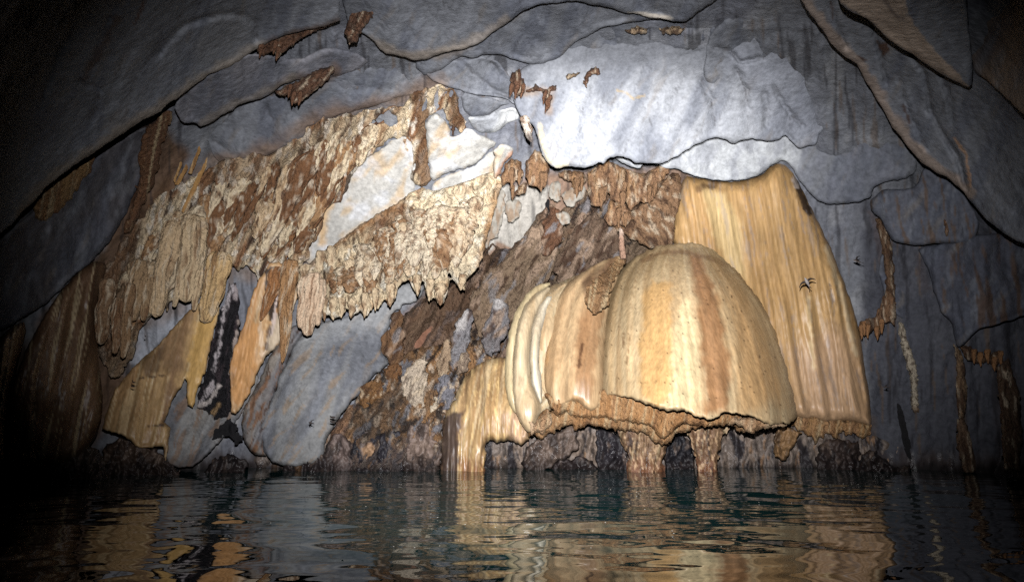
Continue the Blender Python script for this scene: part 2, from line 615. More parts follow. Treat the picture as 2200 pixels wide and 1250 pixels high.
# ---- the rock walls and vault behind everything
WALLPAINT = [
    ('n', (120, 122, 132), 300, 120, 100, 0.1, 0.35, 0.6, 1),
    ('n', (168, 168, 170), 120, 60, 110, 0.25, 0.25, 0.4, 2),
    # brown wall in the middle
    ('p', [(840, 720), (900, 640), (1010, 560), (1060, 430), (1150, 370), (1480, 360), (1480, 600), (1250, 640), (1120, 760), (960, 790), (850, 790)], ROSE, 14, 12, 0.95),
    ('p', [(850, 690), (960, 640), (1010, 620), (985, 700), (930, 770), (860, 800)], (132, 92, 72), 16, 10, 0.9),
    ('p', [(1190, 540), (1260, 480), (1330, 480), (1340, 560), (1220, 620)], (126, 86, 76), 10, 10, 0.9),
    # grey alcove below the crust
    ('p', [(1080, 400), (1180, 400), (1170, 480), (1120, 545), (1070, 520), (1030, 560), (1050, 470)], (176, 172, 164), 4, 6, 0.9),
    ('n', UMBER, 70, 22, 115, 0.35, 0.16, 0.0, 5),
    # pale band low on the left
    ('p', [(270, 770), (290, 690), (400, 640), (430, 590), (470, 600), (440, 660), (345, 730), (300, 790)], (172, 175, 184), 6, 5, 0.9),
    ('p', [(360, 990), (350, 930), (400, 840), (440, 780), (560, 760), (560, 840), (470, 960), (420, 1000)], (158, 156, 156), 8, 10, 0.8),
    ('l', [(300, 470), (340, 420), (460, 345), (590, 322), (650, 270), (700, 248), (820, 226), (880, 200), (946, 180)], 16, (122, 98, 78), 16, 18, .7), ('l', [(320, 690), (400, 650), (470, 560), (540, 590), (620, 580), (660, 560)], 12, (120, 96, 76), 14, 18, .6),
    # right wall drips
    ('p', [(1865, 450), (1900, 470), (1918, 560), (1922, 680), (1900, 690), (1895, 600), (1880, 520)], (150, 108, 70), 4, 7, 0.8),
    ('p', [(1965, 540), (1985, 560), (2000, 620), (1985, 630), (1970, 590)], (120, 86, 56), 4, 6, 0.7),
    ('p', [(2050, 740), (2066, 760), (2078, 850), (2074, 900), (2056, 890), (2052, 820)], (150, 112, 76), 3, 4, 0.8),
    ('p', [(2055, 905), (2075, 930), (2095, 1000), (2060, 990)], (140, 104, 72), 4, 5, 0.8),
    ('p', [(2130, 780), (2170, 760), (2200, 860), (2190, 1000), (2140, 960)], (120, 88, 60), 8, 8, 0.7),
    ('l', [(1932, 690), (1945, 740), (1962, 800), (1968, 880)], 7, (196, 184, 164), 3, 5, 0.85),
    # far left brown
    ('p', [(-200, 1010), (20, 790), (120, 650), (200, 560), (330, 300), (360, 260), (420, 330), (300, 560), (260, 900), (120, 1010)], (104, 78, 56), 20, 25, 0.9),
    ('p', [(320, 240), (350, 230), (330, 360), (300, 450), (270, 520), (290, 380)], UMBER, 8, 16, 0.9),
    ('p', [(1850, 420), (2300, 380), (2300, 1020), (1860, 1020)], (70, 71, 79), 20, 14, .9),
    ('n', (104, 84, 64), 220, 14, 86, .46, .08, .5, 8), ('n', (40, 38, 42), 240, 16, 88, .36, .1, .6, 9),
    ('p', [(940, 900), (1880, 900), (1890, 1020), (930, 1020)], (78, 70, 68), 12, 10, .9),
    # wet dark band above the water
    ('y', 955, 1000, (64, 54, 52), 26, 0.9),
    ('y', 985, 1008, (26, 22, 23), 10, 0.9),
]
WALLGEO = [('f', 200, 40, 88, 0.09, 6), ('f', 420, 260, 20, 0.30, 1), ('f', 110, 80, 100, 0.10, 2), ('r', 150, 40, 112, 0.05, 3), ('f', 26, 18, 90, 0.020, 4)]
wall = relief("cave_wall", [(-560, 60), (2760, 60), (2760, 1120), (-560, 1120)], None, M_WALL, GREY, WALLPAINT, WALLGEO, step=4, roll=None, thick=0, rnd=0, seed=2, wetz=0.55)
tag(wall, kind='structure')
ceil = relief("cave_ceiling", [(-560, -620), (2760, -620), (2760, 62), (-560, 62)], None, M_WALL, GREY, WALLPAINT, WALLGEO, step=7, roll=None, thick=0, rnd=0, seed=2)
tag(ceil, kind='structure')

exec_order = []

LIMEGEO = [('f', 260, 150, 40, 0.20, 1), ('f', 110, 46, 75, 0.07, 2), ('f', 30, 22, 60, 0.018, 3)]
SLABPAINT = [('n', (88, 92, 104), 260, 60, 112, 0.1, 0.3, 0.6, 1), ('n', (136, 139, 146), 120, 22, 108, 0.3, 0.2, 0.35, 2),
             ('n', (124, 116, 108), 120, 24, 118, 0.46, 0.16, 0.4, 3), ('n', (64, 62, 66), 90, 8, 110, 0.5, 0.1, 0.35, 4)]


HALO = [('l', [(300, 470), (340, 420), (460, 345), (590, 322), (650, 270), (700, 248), (820, 226), (880, 200), (946, 180)], 16, (122, 98, 78), 16, 18, .7), ('l', [(320, 690), (400, 650), (470, 560), (540, 590), (620, 580), (660, 560)], 12, (120, 96, 76), 14, 18, .6),
        ('l', [(600, 192), (650, 176), (720, 150)], 14, (112, 88, 70), 10, 14, .7), ('l', [(560, 112), (640, 80), (720, 56)], 12, (112, 88, 70), 10, 14, .7), ('l', [(1100, 160), (1118, 200), (1180, 192), (1176, 236)], 9, (140, 116, 92), 6, 10, .6), ('l', [(800, 100), (870, 122), (940, 118), (1000, 104)], 10, (132, 118, 104), 8, 12, .5)]
SLABPAINT = SLABPAINT + HALO


def slab(name, poly, depth=None, off=None, roll=(4, 0.06), pnt=(), geo=LIMEGEO, step=4, jag=(4, 44), thick=1.5, seed=0, base=GREY, rnd=1, mat=None, **k):
    o = relief(name, poly, depth, mat or M_LIME, base, SLABPAINT + list(pnt), geo, step, jag, roll, None, thick, None, rnd, seed, off=off, cracks=True, **k)
    tag(o, kind='structure')
    return o


# ---- ceiling scales, from the farthest to the nearest
slab("ceiling_slab", [(1110, 120), (1135, 135), (1180, 147), (1265, 153), (1290, 141), (1350, 150), (1385, 151), (1430, 131), (1520, 118), (1560, 40), (1500, -120), (1150, -120), (1060, 60)],
     off=[(1110, 120, .3), (1265, 153, .3), (1400, 150, .28), (1520, 110, .1), (1300, 0, -.1), (1100, 20, 0.0), (1300, -120, -.3)], seed=31, roll=(5, .07), thick=.8)
slab("ceiling_slab", [(900, 165), (950, 150), (985, 122), (1022, 126), (1040, 114), (1075, 119), (1112, 131), (1160, 140), (1205, 121), (1216, 108), (1232, 94), (1290, 62), (1340, 50), (1400, 40), (1480, 46), (1500, -150), (1000, -150), (880, 80)],
     off=[(900, 165, .25), (1022, 126, .5), (1160, 140, .5), (1290, 62, .45), (1480, 46, .3), (1200, -50, .1), (900, 40, .2), (1300, -150, -.2)], seed=32, roll=(5, .07), thick=.9)
slab("ceiling_slab", [(742, 55), (770, 66), (800, 86), (822, 112), (850, 120), (905, 133), (936, 118), (990, 108), (1026, 97), (1046, 80), (1086, 50), (1142, 14), (1222, 2), (1290, 14), (1360, 31), (1440, 46), (1480, 45), (1560, -20), (1500, -260), (700, -260)],
     off=[(742, 55, .6), (850, 120, .9), (936, 118, .95), (1086, 50, .9), (1222, 2, .8), (1440, 46, .7), (1100, -100, .4), (800, -160, .3), (1450, -200, .2)], seed=33, roll=(5, .07), thick=1.2,
     pnt=[('l', [(800, 92), (850, 118), (905, 128), (940, 116), (1000, 100), (1040, 78), (1085, 48)], 13, (138, 128, 118), 7, 10, .7),
          ('l', [(1440, 40), (1380, 32), (1350, 33)], 5, (200, 190, 176), 2, 2, .8)])
# small slabs fanning left of the overhang
slab("ceiling_slab", [(905, 130), (960, 130), (1060, 120), (1100, 170), (1112, 226), (1085, 212), (1048, 208), (1010, 203), (982, 192), (960, 186), (935, 178), (915, 160)],
     off=[(905, 130, .15), (1060, 120, .1), (1112, 226, .5), (982, 192, .45), (960, 150, .2)], seed=34, roll=(5, .07), thick=.6, step=3)
slab("ceiling_slab", [(985, 196), (1050, 210), (1108, 224), (1080, 228), (1064, 238), (1048, 248), (1003, 252)], off=.3, seed=35, roll=(8, .08), thick=.5, step=3)
slab("ceiling_slab", [(1003, 250), (1048, 249), (1066, 236), (1112, 228), (1118, 256), (1090, 262), (1075, 278), (1060, 286), (1030, 284), (1014, 272)], off=.22, seed=36, roll=(8, .08), thick=.5, step=3, base=PALE)

# ---- the bright overhang in the middle
slab("ceiling_slab", [(1096, 168), (1106, 225), (1118, 252), (1140, 262), (1152, 280), (1158, 312), (1168, 338), (1182, 354), (1197, 363), (1225, 357), (1250, 361), (1278, 356), (1288, 345), (1297, 352),
                      (1307, 339), (1330, 334), (1352, 342), (1370, 351), (1420, 351), (1445, 341), (1478, 320), (1505, 305), (1540, 293), (1556, 300), (1576, 309), (1596, 300), (1622, 298), (1655, 306), (1676, 298), (1688, 289),
                      (1706, 310), (1719, 322), (1738, 312), (1754, 311), (1760, 285), (1786, 265), (1812, 262), (1832, 234), (1826, 200), (1808, 140), (1780, 60), (1700, -20), (1400, 10), (1200, 90)],
     depth=[(1096, 168, 12.0), (1150, 280, 12.7), (1200, 360, 13.0), (1420, 350, 13.1), (1690, 290, 13.0), (1830, 235, 12.6), (1780, 60, 10.3), (1400, 150, 11.9), (1500, 20, 10.4), (1250, 200, 12.1)],
     seed=37, roll=(5, .07), thick=2.4, jag=(2.5, 20), step=3.5, base=(158, 160, 165),
     geo=[('f', 260, 170, 30, 0.16, 1), ('f', 90, 60, 62, 0.05, 2), ('f', 30, 24, 0, 0.012, 3)],
     pnt=[('p', [(1000, -80), (1950, -80), (1950, 130), (1700, 150), (1400, 150), (1000, 180)], GREY, 45, 24, .97), ('p', [(1560, 100), (1850, 100), (1850, 250), (1750, 330), (1620, 250)], (134, 137, 147), 60, 20, .7),  # right part painted greyer to imitate the torch beam fading
          ('l', [(1160, 270), (1166, 310), (1180, 345)], 5, (206, 188, 150), 4, 4, .7),
          ('p', [(1185, 350), (1205, 338), (1222, 345), (1220, 362), (1195, 364)], (208, 196, 170), 3, 4, .8),
          ('l', [(1325, 195), (1345, 200), (1360, 213), (1385, 205)], 2, (176, 150, 100), 2, 3, .6)])
# folds of rock on the overhang's right half
slab("ceiling_slab", [(1512, 140), (1520, 90), (1545, 50), (1590, 20), (1650, 10), (1648, 120), (1640, 130), (1622, 128), (1605, 135), (1590, 130), (1582, 150), (1560, 170), (1530, 190), (1515, 175)],
     depth=[(1512, 140, 11.5), (1600, 130, 11.5), (1600, 20, 9.9), (1560, 170, 11.9)], seed=38, roll=(5, .07), thick=.7)
slab("wall_slab", [(1308, 330), (1330, 346), (1352, 357), (1374, 364), (1382, 350), (1415, 345), (1400, 378), (1412, 352), (1426, 362), (1455, 361), (1472, 372), (1502, 381), (1545, 389), (1592, 388), (1632, 377),
                   (1660, 354), (1682, 343), (1698, 354), (1722, 395), (1752, 428), (1780, 440), (1866, 432), (1880, 395), (1965, 380), (1976, 330), (1900, 200), (1830, 130), (1700, 150), (1400, 250)],
     depth=[(1308, 330, 14.6), (1500, 380, 14.6), (1690, 345, 14.2), (1860, 430, 13.7), (1900, 250, 12.6), (1976, 340, 12.8), (1700, 200, 13.2), (1400, 260, 13.6)],
     seed=39, roll=(5, .07), thick=2.0, jag=(2, 14), base=GREY,
     geo=LIMEGEO + [('f', 60, 16, 100, 0.02, 8)],
     pnt=[('p', [(1290, 300), (1700, 280), (1720, 340), (1690, 400), (1290, 420)], (186, 188, 190), 22, 12, .85), ('n', (120, 122, 132), 60, 24, 105, .1, .3, .5, 7)])
slab("wall_slab", [(1866, 432), (1874, 455), (1892, 472), (1906, 498), (1918, 518), (1948, 524), (1972, 528), (2010, 524), (2058, 524), (2096, 520), (2106, 470), (2060, 400), (1990, 352), (1968, 404), (1930, 407), (1900, 404), (1882, 420)],
     depth=[(1866, 432, 13.5), (1948, 524, 13.4), (2090, 520, 12.6), (1990, 352, 12.3), (1930, 450, 13.2)], seed=40, roll=(4, .1), thick=1.4, base=(92, 94, 103),
     geo=LIMEGEO + [('f', 90, 18, 88, 0.05, 8)], pnt=[('n', (96, 76, 58), 160, 12, 84, .3, .1, .7, 7)])
slab("wall_slab", [(1972, 530), (1985, 560), (2002, 610), (2012, 640), (2022, 672), (2044, 688), (2048, 720), (2056, 748), (2074, 738), (2092, 718), (2112, 703), (2136, 698), (2180, 684), (2240, 660), (2240, 500), (2100, 500), (2040, 522)],
     depth=[(1972, 530, 13.6), (2056, 748, 13.2), (2180, 684, 11.8), (2200, 500, 11.4), (2080, 600, 12.8)], seed=41, roll=(4, .1), thick=1.2, base=(80, 82, 92),
     geo=LIMEGEO + [('f', 110, 20, 86, 0.06, 8)], pnt=[('n', (92, 70, 52), 200, 16, 80, .25, .1, .7, 7)])
slab("wall_slab", [(1882, 560), (1925, 520), (1975, 530), (2000, 610), (1985, 650), (1962, 680), (1940, 690), (1926, 676), (1905, 660)], depth=14.5, seed=42, roll=(4, .1), thick=.8, base=(84, 86, 95),
     geo=LIMEGEO + [('f', 110, 20, 86, 0.06, 8)])

# ---- diagonal ribs of rock on the right
slab("wall_slab", [(1700, -60), (1722, 4), (1750, 44), (1772, 70), (1782, 90), (1800, 108), (1826, 128), (1842, 140), (1860, 176), (1884, 212), (1906, 250), (1932, 292), (1960, 330), (1985, 352), (2012, 372), (2040, 384), (2062, 402), (2090, 440), (2130, 482), (2170, 508), (2210, 530), (2420, 640), (2420, -100), (1900, -160)],
     depth=[(1722, 0, 7.6), (1842, 140, 9.4), (1960, 330, 10.9), (2090, 440, 10.6), (2200, 525, 9.6), (2200, 300, 8.6), (2050, 100, 7.8), (2400, 300, 6.8), (2400, 640, 7.6), (1900, -150, 6.0)],
     seed=43, roll=(5, .07), thick=2.0, jag=(4, 40), base=GREY, step=4,
     geo=[('f', 300, 150, 55, 0.10, 1), ('f', 180, 40, 62, 0.04, 2), ('f', 60, 22, 62, 0.012, 3)],
     pnt=[('l', [(1722, 0), (1790, 84), (1850, 150), (1900, 230), (1960, 318), (2020, 368), (2080, 416)], 14, (148, 131, 118), 6, 10, .8),
          ('l', [(2052, 300), (2075, 330), (2085, 400)], 3, (190, 150, 116), 2, 3, .8), ('l', [(1925, 290), (1950, 330)], 6, (180, 152, 130), 4, 4, .6),
          ('p', [(1882, 85), (1892, 95), (1905, 90), (1910, 108), (1898, 122), (1890, 108)], UMBER, 2, 4, .9), ('l', [(1940, 230), (1955, 265)], 3, UMBER, 2, 4, .8), ('l', [(1845, 122), (1858, 130)], 3, UMBER, 2, 3, .8),
          ('l', [(1785, 5), (1790, 40)], 2, UMBER, 2, 2, .7)])
slab("wall_slab", [(1790, -60), (1802, 4), (1824, 26), (1870, 44), (1888, 66), (1906, 82), (1930, 100), (1960, 116), (1990, 138), (2022, 160), (2060, 178), (2086, 190), (2090, 160), (2086, 100), (2078, 40), (2074, -60)],
     depth=[(1802, 0, 6.2), (1906, 80, 7.2), (2022, 160, 7.8), (2088, 188, 7.9), (2080, 20, 6.2), (1940, 20, 6.2)], seed=44, roll=(5, .07), thick=1.6, jag=(2, 30), base=GREY,
     geo=[('f', 200, 120, 55, 0.08, 1), ('f', 120, 26, 60, 0.02, 2)],
     pnt=[('p', [(1795, -40), (1802, 6), (1870, 46), (1906, 84), (1990, 140), (2086, 192), (2060, 160), (2010, 110), (1975, 70), (1950, 30), (1940, -40)], (164, 146, 130), 3, 4, .95),
          ('l', [(1900, 0), (1925, 36), (1940, 40)], 4, (80, 74, 76), 3, 3, .6)])
slab("wall_slab", [(2074, -80), (2080, 40), (2088, 140), (2096, 158), (2112, 166), (2138, 190), (2166, 214), (2200, 246), (2260, 290), (2400, 380), (2400, -100)],
     depth=[(2078, 0, 6.8), (2090, 150, 8.0), (2200, 245, 7.0), (2400, 350, 5.8), (2300, 0, 5.2)], seed=45, roll=(5, .07), thick=1.4, base=(138, 121, 107), jag=(3, 40),
     geo=[('f', 200, 120, 55, 0.08, 1), ('f', 90, 36, 60, 0.03, 2)])

# ---- the big slab on the left and the ones below it
slab("wall_slab", [(742, 40), (690, 60), (640, 68), (600, 80), (548, 108), (520, 128), (494, 142), (462, 156), (430, 176), (404, 194), (380, 210), (350, 236), (320, 250), (296, 268), (270, 282), (250, 296), (214, 318), (180, 340), (150, 362), (116, 386), (84, 420), (50, 458), (12, 492), (-40, 530), (-320, 640), (-420, -150), (700, -200)],
     depth=[(742, 40, 8.8), (548, 108, 9.3), (380, 210, 9.0), (180, 340, 8.4), (0, 500, 7.9), (-300, 600, 5.6), (0, 200, 5.6), (300, 50, 6.4), (600, -50, 7.2), (-300, 0, 3.4), (400, -200, 4.6), (0, 0, 4.6), (-300, 300, 4.4), (200, 200, 7.2)],
     seed=46, roll=(5, .07), thick=2.2, jag=(4, 40), step=5, base=GREY,
     geo=[('f', 420, 180, 125, 0.10, 1), ('f', 150, 60, 118, 0.035, 2), ('f', 60, 30, 120, 0.012, 3)],
     pnt=[('l', [(560, 108), (430, 182), (320, 256), (250, 300), (180, 346), (110, 392), (50, 460)], 20, (140, 129, 117), 8, 10, .8),
          ('p', [(470, 30), (560, 40), (550, 95), (450, 140), (420, 100)], (136, 136, 138), 30, 20, .4),
          ('l', [(312, -10), (300, 30), (288, 52)], 3, (70, 44, 34), 2, 3, .9), ('l', [(250, 40), (225, 90), (190, 150), (182, 170)], 8, (66, 50, 44), 6, 10, .7)])
slab("wall_slab", [(640, 130), (700, 100), (760, 110), (800, 140), (690, 176), (644, 168), (608, 184), (580, 201), (548, 216), (520, 222), (498, 236), (470, 251), (436, 275), (418, 262), (400, 268), (384, 256), (374, 226), (400, 180), (520, 110)],
     off=[(374, 226, 1.0), (436, 275, .9), (608, 184, .6), (790, 130, .1), (640, 110, .4), (500, 130, 1.0)], seed=47, roll=(5, .07), thick=1.4, base=(132, 131, 137), jag=(4, 36),
     pnt=[('l', [(430, 268), (500, 226), (560, 204), (630, 168)], 9, (134, 125, 116), 6, 9, .7)])
slab("wall_slab", [(440, 280), (500, 240), (600, 192), (700, 150), (900, 130), (980, 190), (900, 200), (760, 240), (660, 268), (655, 300), (560, 340), (480, 356), (455, 330)],
     off=[(440, 280, -.15), (470, 330, -.05), (700, 160, .0), (980, 180, -.1), (660, 290, .35), (560, 345, .3)], seed=48, roll=(5, .07), thick=.7, base=GREY,
     geo=LIMEGEO + [('f', 80, 20, 80, 0.02, 8)])
slab("wall_slab", [(-60, 560), (40, 480), (130, 400), (240, 310), (330, 262), (318, 330), (290, 420), (250, 500), (205, 556), (150, 600), (90, 660), (-20, 720), (-200, 800), (-260, 640)],
     off=[(-60, 560, .6), (330, 262, .2), (205, 556, .7), (0, 700, .8), (-200, 700, .9)], seed=49, roll=(5, .07), thick=1.0, base=(88, 86, 90), jag=(4, 30), geo=LIMEGEO + [('f', 40, 24, 120, 0.03, 8)])

# ================================================================== FORMATIONS
CRUSTGEO = [('f', 130, 60, 112, 0.16, 7), ('r', 240, 44, 111, 0.22, 8), ('b', 110, 30, 110, 0.22, 1), ('b', 46, 17, 107, 0.09, 2), ('f', 12, 7, 100, 0.025, 3)]
CRUSTPAINT = [('n', (196, 166, 130), 60, 24, 108, .05, .2, .6, 1), ('n', (134, 86, 50), 210, 34, 111, .08, .2, .9, 2), ('n', (60, 38, 28), 110, 15, 108, .26, .12, .9, 3), ('n', (244, 232, 214), 40, 14, 104, .24, .10, .8, 4)]

# ---- brown and cream crust that covers the left of the vault
crust = relief("calcite_crust", [(330, 430), (352, 412), (384, 396), (430, 372), (462, 352), (500, 340), (548, 332), (590, 330), (620, 306), (646, 290), (656, 268), (690, 252), (730, 246), (770, 240), (820, 232), (866, 226), (880, 206), (910, 192), (946, 184),
                                 (972, 190), (988, 210), (992, 240), (1004, 262), (990, 282), (976, 268), (960, 296), (962, 262), (950, 232), (920, 250), (914, 290), (924, 330), (926, 386), (905, 400), (880, 392), (884, 340), (866, 292), (838, 302), (806, 326), (786, 340), (768, 360), (752, 398), (730, 430), (704, 446), (686, 494), (666, 540), (648, 576), (626, 570), (616, 548),
                                 (608, 566), (582, 584), (560, 612), (548, 590), (530, 566), (512, 590), (500, 570), (486, 548), (470, 560), (448, 600), (430, 640), (410, 622), (392, 650), (374, 640), (356, 664), (338, 650), (322, 690), (300, 700), (292, 740), (274, 780), (258, 800), (236, 820), (214, 760), (196, 706), (200, 640), (224, 580), (264, 520), (300, 470)],
               None, M_CRUST, (226, 204, 170), CRUSTPAINT + [('p', [(420, 330), (640, 300), (700, 260), (760, 260), (640, 350), (500, 420)], (150, 120, 92), 30, 30, .5), ('p', [(380, 480), (520, 430), (560, 470), (470, 540), (400, 560)], (120, 86, 60), 26, 26, .7), ('p', [(190, 560), (300, 460), (300, 640), (280, 860), (180, 800)], (120, 92, 68), 26, 26, .8), ('p', [(560, 420), (700, 370), (730, 420), (660, 560), (600, 520)], (150, 104, 66), 16, 18, .7),
                                                   ('l', [(426, 450), (456, 468), (440, 520)], 16, (58, 36, 26), 6, 10, .8), ('l', [(900, 210), (912, 270), (908, 340), (914, 400)], 15, (112, 78, 50), 5, 10, .85), ('l', [(975, 200), (984, 260)], 15, (112, 78, 50), 5, 10, .85)],
               CRUSTGEO, step=2.6, jag=(11, 26, 34), roll=(6, .1), thick=.8, seed=50, off=[(330, 430, .35), (250, 760, .6), (450, 500, .7), (640, 400, .5), (800, 270, .3), (960, 200, .2), (640, 570, .8), (920, 380, .35)],
               holes=[[(798, 256), (826, 244), (838, 236), (836, 248), (812, 264), (796, 268)], [(826, 262), (842, 250), (856, 262), (846, 272), (830, 272)]], rnd=0)
tag(crust, "cream and brown knobbly calcite crust spreading over the upper left vault", "calcite crust")

# white smooth calcite sheet below the crust, and the two plates beside it
def plate(poly, label, **k):
    o = relief("calcite_plate", poly, None, M_LIME, (176, 173, 167), [('n', (186, 156, 114), 90, 34, 118, .2, .25, .6, 1), ('n', (204, 206, 212), 70, 50, 20, .2, .2, .5, 2)] + list(k.pop('pnt', [])),
               [('f', 120, 60, 125, .09, 1), ('f', 40, 26, 120, .025, 2)], step=3, jag=(5, 24), **k)
    return tag(o, label, "calcite plate", "white calcite plates")


plate([(866, 292), (884, 300), (898, 380), (880, 440), (830, 470), (770, 500), (720, 540), (664, 576), (652, 540), (692, 440), (724, 400), (752, 372), (786, 342), (820, 318)],
      "long white calcite sheet with tan streaks between brown crust and hanging curtain", off=.28, roll=(8, .06), thick=.5, seed=60,
      pnt=[('l', [(735, 400), (700, 450), (690, 520)], 8, (206, 166, 112), 7, 6, .7)])
plate([(912, 260), (940, 240), (962, 262), (966, 300), (990, 284), (1010, 276), (1040, 296), (1066, 304), (1054, 318), (1034, 342), (1006, 362), (978, 366), (950, 378), (926, 388), (920, 340), (916, 290)],
      "upper white calcite plate under the small grey ceiling slabs", off=.45, roll=(12, .12), thick=.9, seed=61)
plate([(928, 392), (950, 380), (980, 368), (1008, 363), (1036, 344), (1056, 322), (1074, 330), (1080, 384), (1040, 400), (1008, 410), (972, 420), (930, 424)],
      "lower narrow white calcite plate along the top of the stalactite curtain", off=.2, roll=(8, .08), thick=.9, seed=62)
plate([(1060, 322), (1082, 310), (1104, 316), (1100, 332), (1086, 348), (1078, 366), (1064, 388), (1058, 370), (1062, 340)],
      "small pinkish white calcite wedge beside the dark brown fringe", off=1.1, roll=(8, .1), thick=.8, seed=63, pnt=[('l', [(1100, 330), (1084, 352), (1070, 380)], 6, (190, 140, 110), 3, 3, .8)])

# ---- the pale hanging curtain of stalactites
CY = [(640, 580, 14.3), (880, 420, 14.2), (1070, 380, 14.4), (1010, 610, 14.0), (830, 660, 13.7), (660, 700, 13.5), (900, 520, 13.9)]
CYF = depth_fn(CY)
curtain = tag(bpy.data.objects.new("stalactite_curtain", None), "wide pale cream curtain of fused stalactites hanging over the brown recess", "stalactite curtain")
COL.objects.link(curtain)
body = relief("curtain_body", [(636, 590), (650, 580), (676, 556), (702, 535), (740, 508), (772, 485), (806, 462), (850, 438), (882, 415), (906, 402), (932, 410), (972, 400), (1010, 386), (1062, 366), (1080, 384), (1074, 412), (1062, 452), (1054, 490), (1044, 520), (1038, 548), (1028, 574), (1014, 588), (1001, 602), (998, 622), (988, 618), (976, 606), (966, 586), (956, 582),
                               (966, 600), (960, 634), (952, 652), (940, 652), (934, 638), (926, 644), (914, 628), (910, 600), (904, 612), (897, 632), (888, 620), (880, 602), (868, 604), (856, 614), (850, 640), (840, 657), (832, 654), (828, 638), (814, 664), (804, 656), (790, 676), (782, 680), (775, 666), (756, 680), (745, 662), (735, 680), (718, 684), (704, 676), (696, 686), (688, 668), (676, 676), (660, 640), (640, 610)],
              CY, M_CRUST, (230, 208, 172), [('n', (196, 162, 122), 40, 22, 100, .12, .2, .6, 1), ('n', (134, 90, 54), 60, 20, 100, .30, .12, .85, 2), ('n', (66, 42, 30), 40, 11, 100, .32, .10, .85, 3), ('n', (246, 236, 216), 40, 26, 90, .2, .12, .8, 4),                                              ('p', [(790, 470), (880, 430), (900, 520), (860, 610), (800, 560)], (120, 84, 56), 20, 24, .8), ('p', [(905, 410), (1060, 380), (1050, 500), (1000, 600), (930, 590), (900, 500)], (238, 220, 188), 26, 24, .6), ('l', [(1070, 400), (1050, 490), (1030, 570)], 8, (168, 124, 78), 5, 5, .7), ('l', [(650, 586), (740, 512), (850, 442)], 7, (160, 118, 78), 5, 5, .7)],
              [('f', 150, 70, 110, .15, 7), ('b', 66, 36, 102, 0.22, 1), ('b', 32, 19, 97, 0.09, 2), ('f', 11, 7, 90, 0.032, 3)], step=2.6, jag=(3, 9, 14), roll=(8, .16), thick=1.1, seed=51, parent=curtain, rnd=0)
for i, (a, b, w) in enumerate([((994, 590), (990, 624), 22), ((946, 610), (946, 657), 32), ((925, 600), (922, 648), 22), ((896, 590), (897, 636), 22), ((840, 610), (838, 660), 24), ((806, 620), (806, 668), 20), ((784, 630), (782, 684), 20), ((756, 640), (754, 684), 22), ((735, 640), (733, 684), 18),
                               ((716, 640), (716, 688), 24), ((698, 640), (697, 690), 16), ((868, 480), (856, 540), 24), ((895, 540), (890, 600), 26), ((965, 540), (962, 584), 18), ((805, 520), (803, 550), 16), ((752, 560), (750, 610), 30), ((790, 590), (786, 640), 26), ((690, 540), (682, 606), 28), ((712, 530), (710, 610), 24), ((660, 570), (650, 604), 28)]):
    cone("stalactite", a, b, w, float(CYF(np.array(a[0]), np.array(a[1]))) - 0.16, M_CRUST, (214, 190, 156), BROWN if i % 3 == 1 else None, seed=100 + i, parent=curtain, flute=.25, knob=.3, p=.6, pnt=[('n', BROWN, 20, 10, 95, .2, .2, .7, i)])

# ---- separate big stalactites on the left, ribbed like bundles
def big_stalactite(parts, label, base, group="large stalactites hanging from the left crust", mat=None, **k):
    x0, y0 = parts[0][0]
    root = tag(bpy.data.objects.new("stalactite", None), label, "stalactite", group)
    COL.objects.link(root)
    for i, (a, b, w, Y) in enumerate(parts):
        cone("cone" if i else "shaft", a, b, w, Y, mat or M_CRUST, base, lobes=13, flute=.3, knob=.10, p=k.get('p', .27), seed=int(a[0]) + i, parent=root, nseg=72, nring=40, top=.35,
             pnt=[('n', BROWN, 90, 7, 102, .25, .2, .7, i), ('n', CREAM, 60, 6, 102, .3, .15, .6, i + 3), ('y', a[1] + 14, a[1] + 2, (130, 98, 66), 8, 0)])
    return root


big_stalactite([((376, 478), (334, 682), 46, 12.9), ((356, 520), (322, 674), 22, 12.85)], "long tan ribbed stalactite with ragged foot, left of the fatter pale one", (200, 172, 136))
big_stalactite([((418, 466), (398, 650), 62, 13.1), ((396, 560), (374, 660), 18, 12.95), ((430, 580), (416, 668), 18, 13.0)], "fat pale tan ribbed stalactite beside the long thinner tan one", (206, 180, 144))
big_stalactite([((474, 544), (440, 694), 52, 13.2)], "smooth honey tan stalactite with rough cream cap above the yellow stripes", (204, 170, 122))
big_stalactite([((676, 588), (660, 722), 44, 13.2), ((654, 596), (646, 706), 26, 13.15), ((692, 600), (682, 700), 22, 13.2)], "pinkish ribbed stalactite at the left end of the cream curtain", (206, 178, 150))
big_stalactite([((302, 560), (284, 690), 34, 12.2), ((318, 590), (308, 690), 22, 12.3)], "grey brown furrowed stalactite in the shade left of the tan ones", (160, 132, 100))
big_stalactite([((232, 600), (216, 740), 32, 11.6), ((254, 640), (246, 760), 20, 11.6)], "dark brown stalactite over the dim left flowstone", (132, 104, 78))
big_stalactite([((280, 610), (264, 770), 24, 11.9)], "thin dark tan stalactite between the dim brown one and the pale wall", (140, 110, 80))
big_stalactite([((625, 560), (606, 780), 40, 13.6)], "narrow slanting brown blade stalactite above the smooth grey boulder", (166, 126, 86), p=.55)
big_stalactite([((598, 575), (560, 690), 36, 13.9)], "short brown blade stalactite at the top of the orange stripe", (158, 110, 70), p=.5)

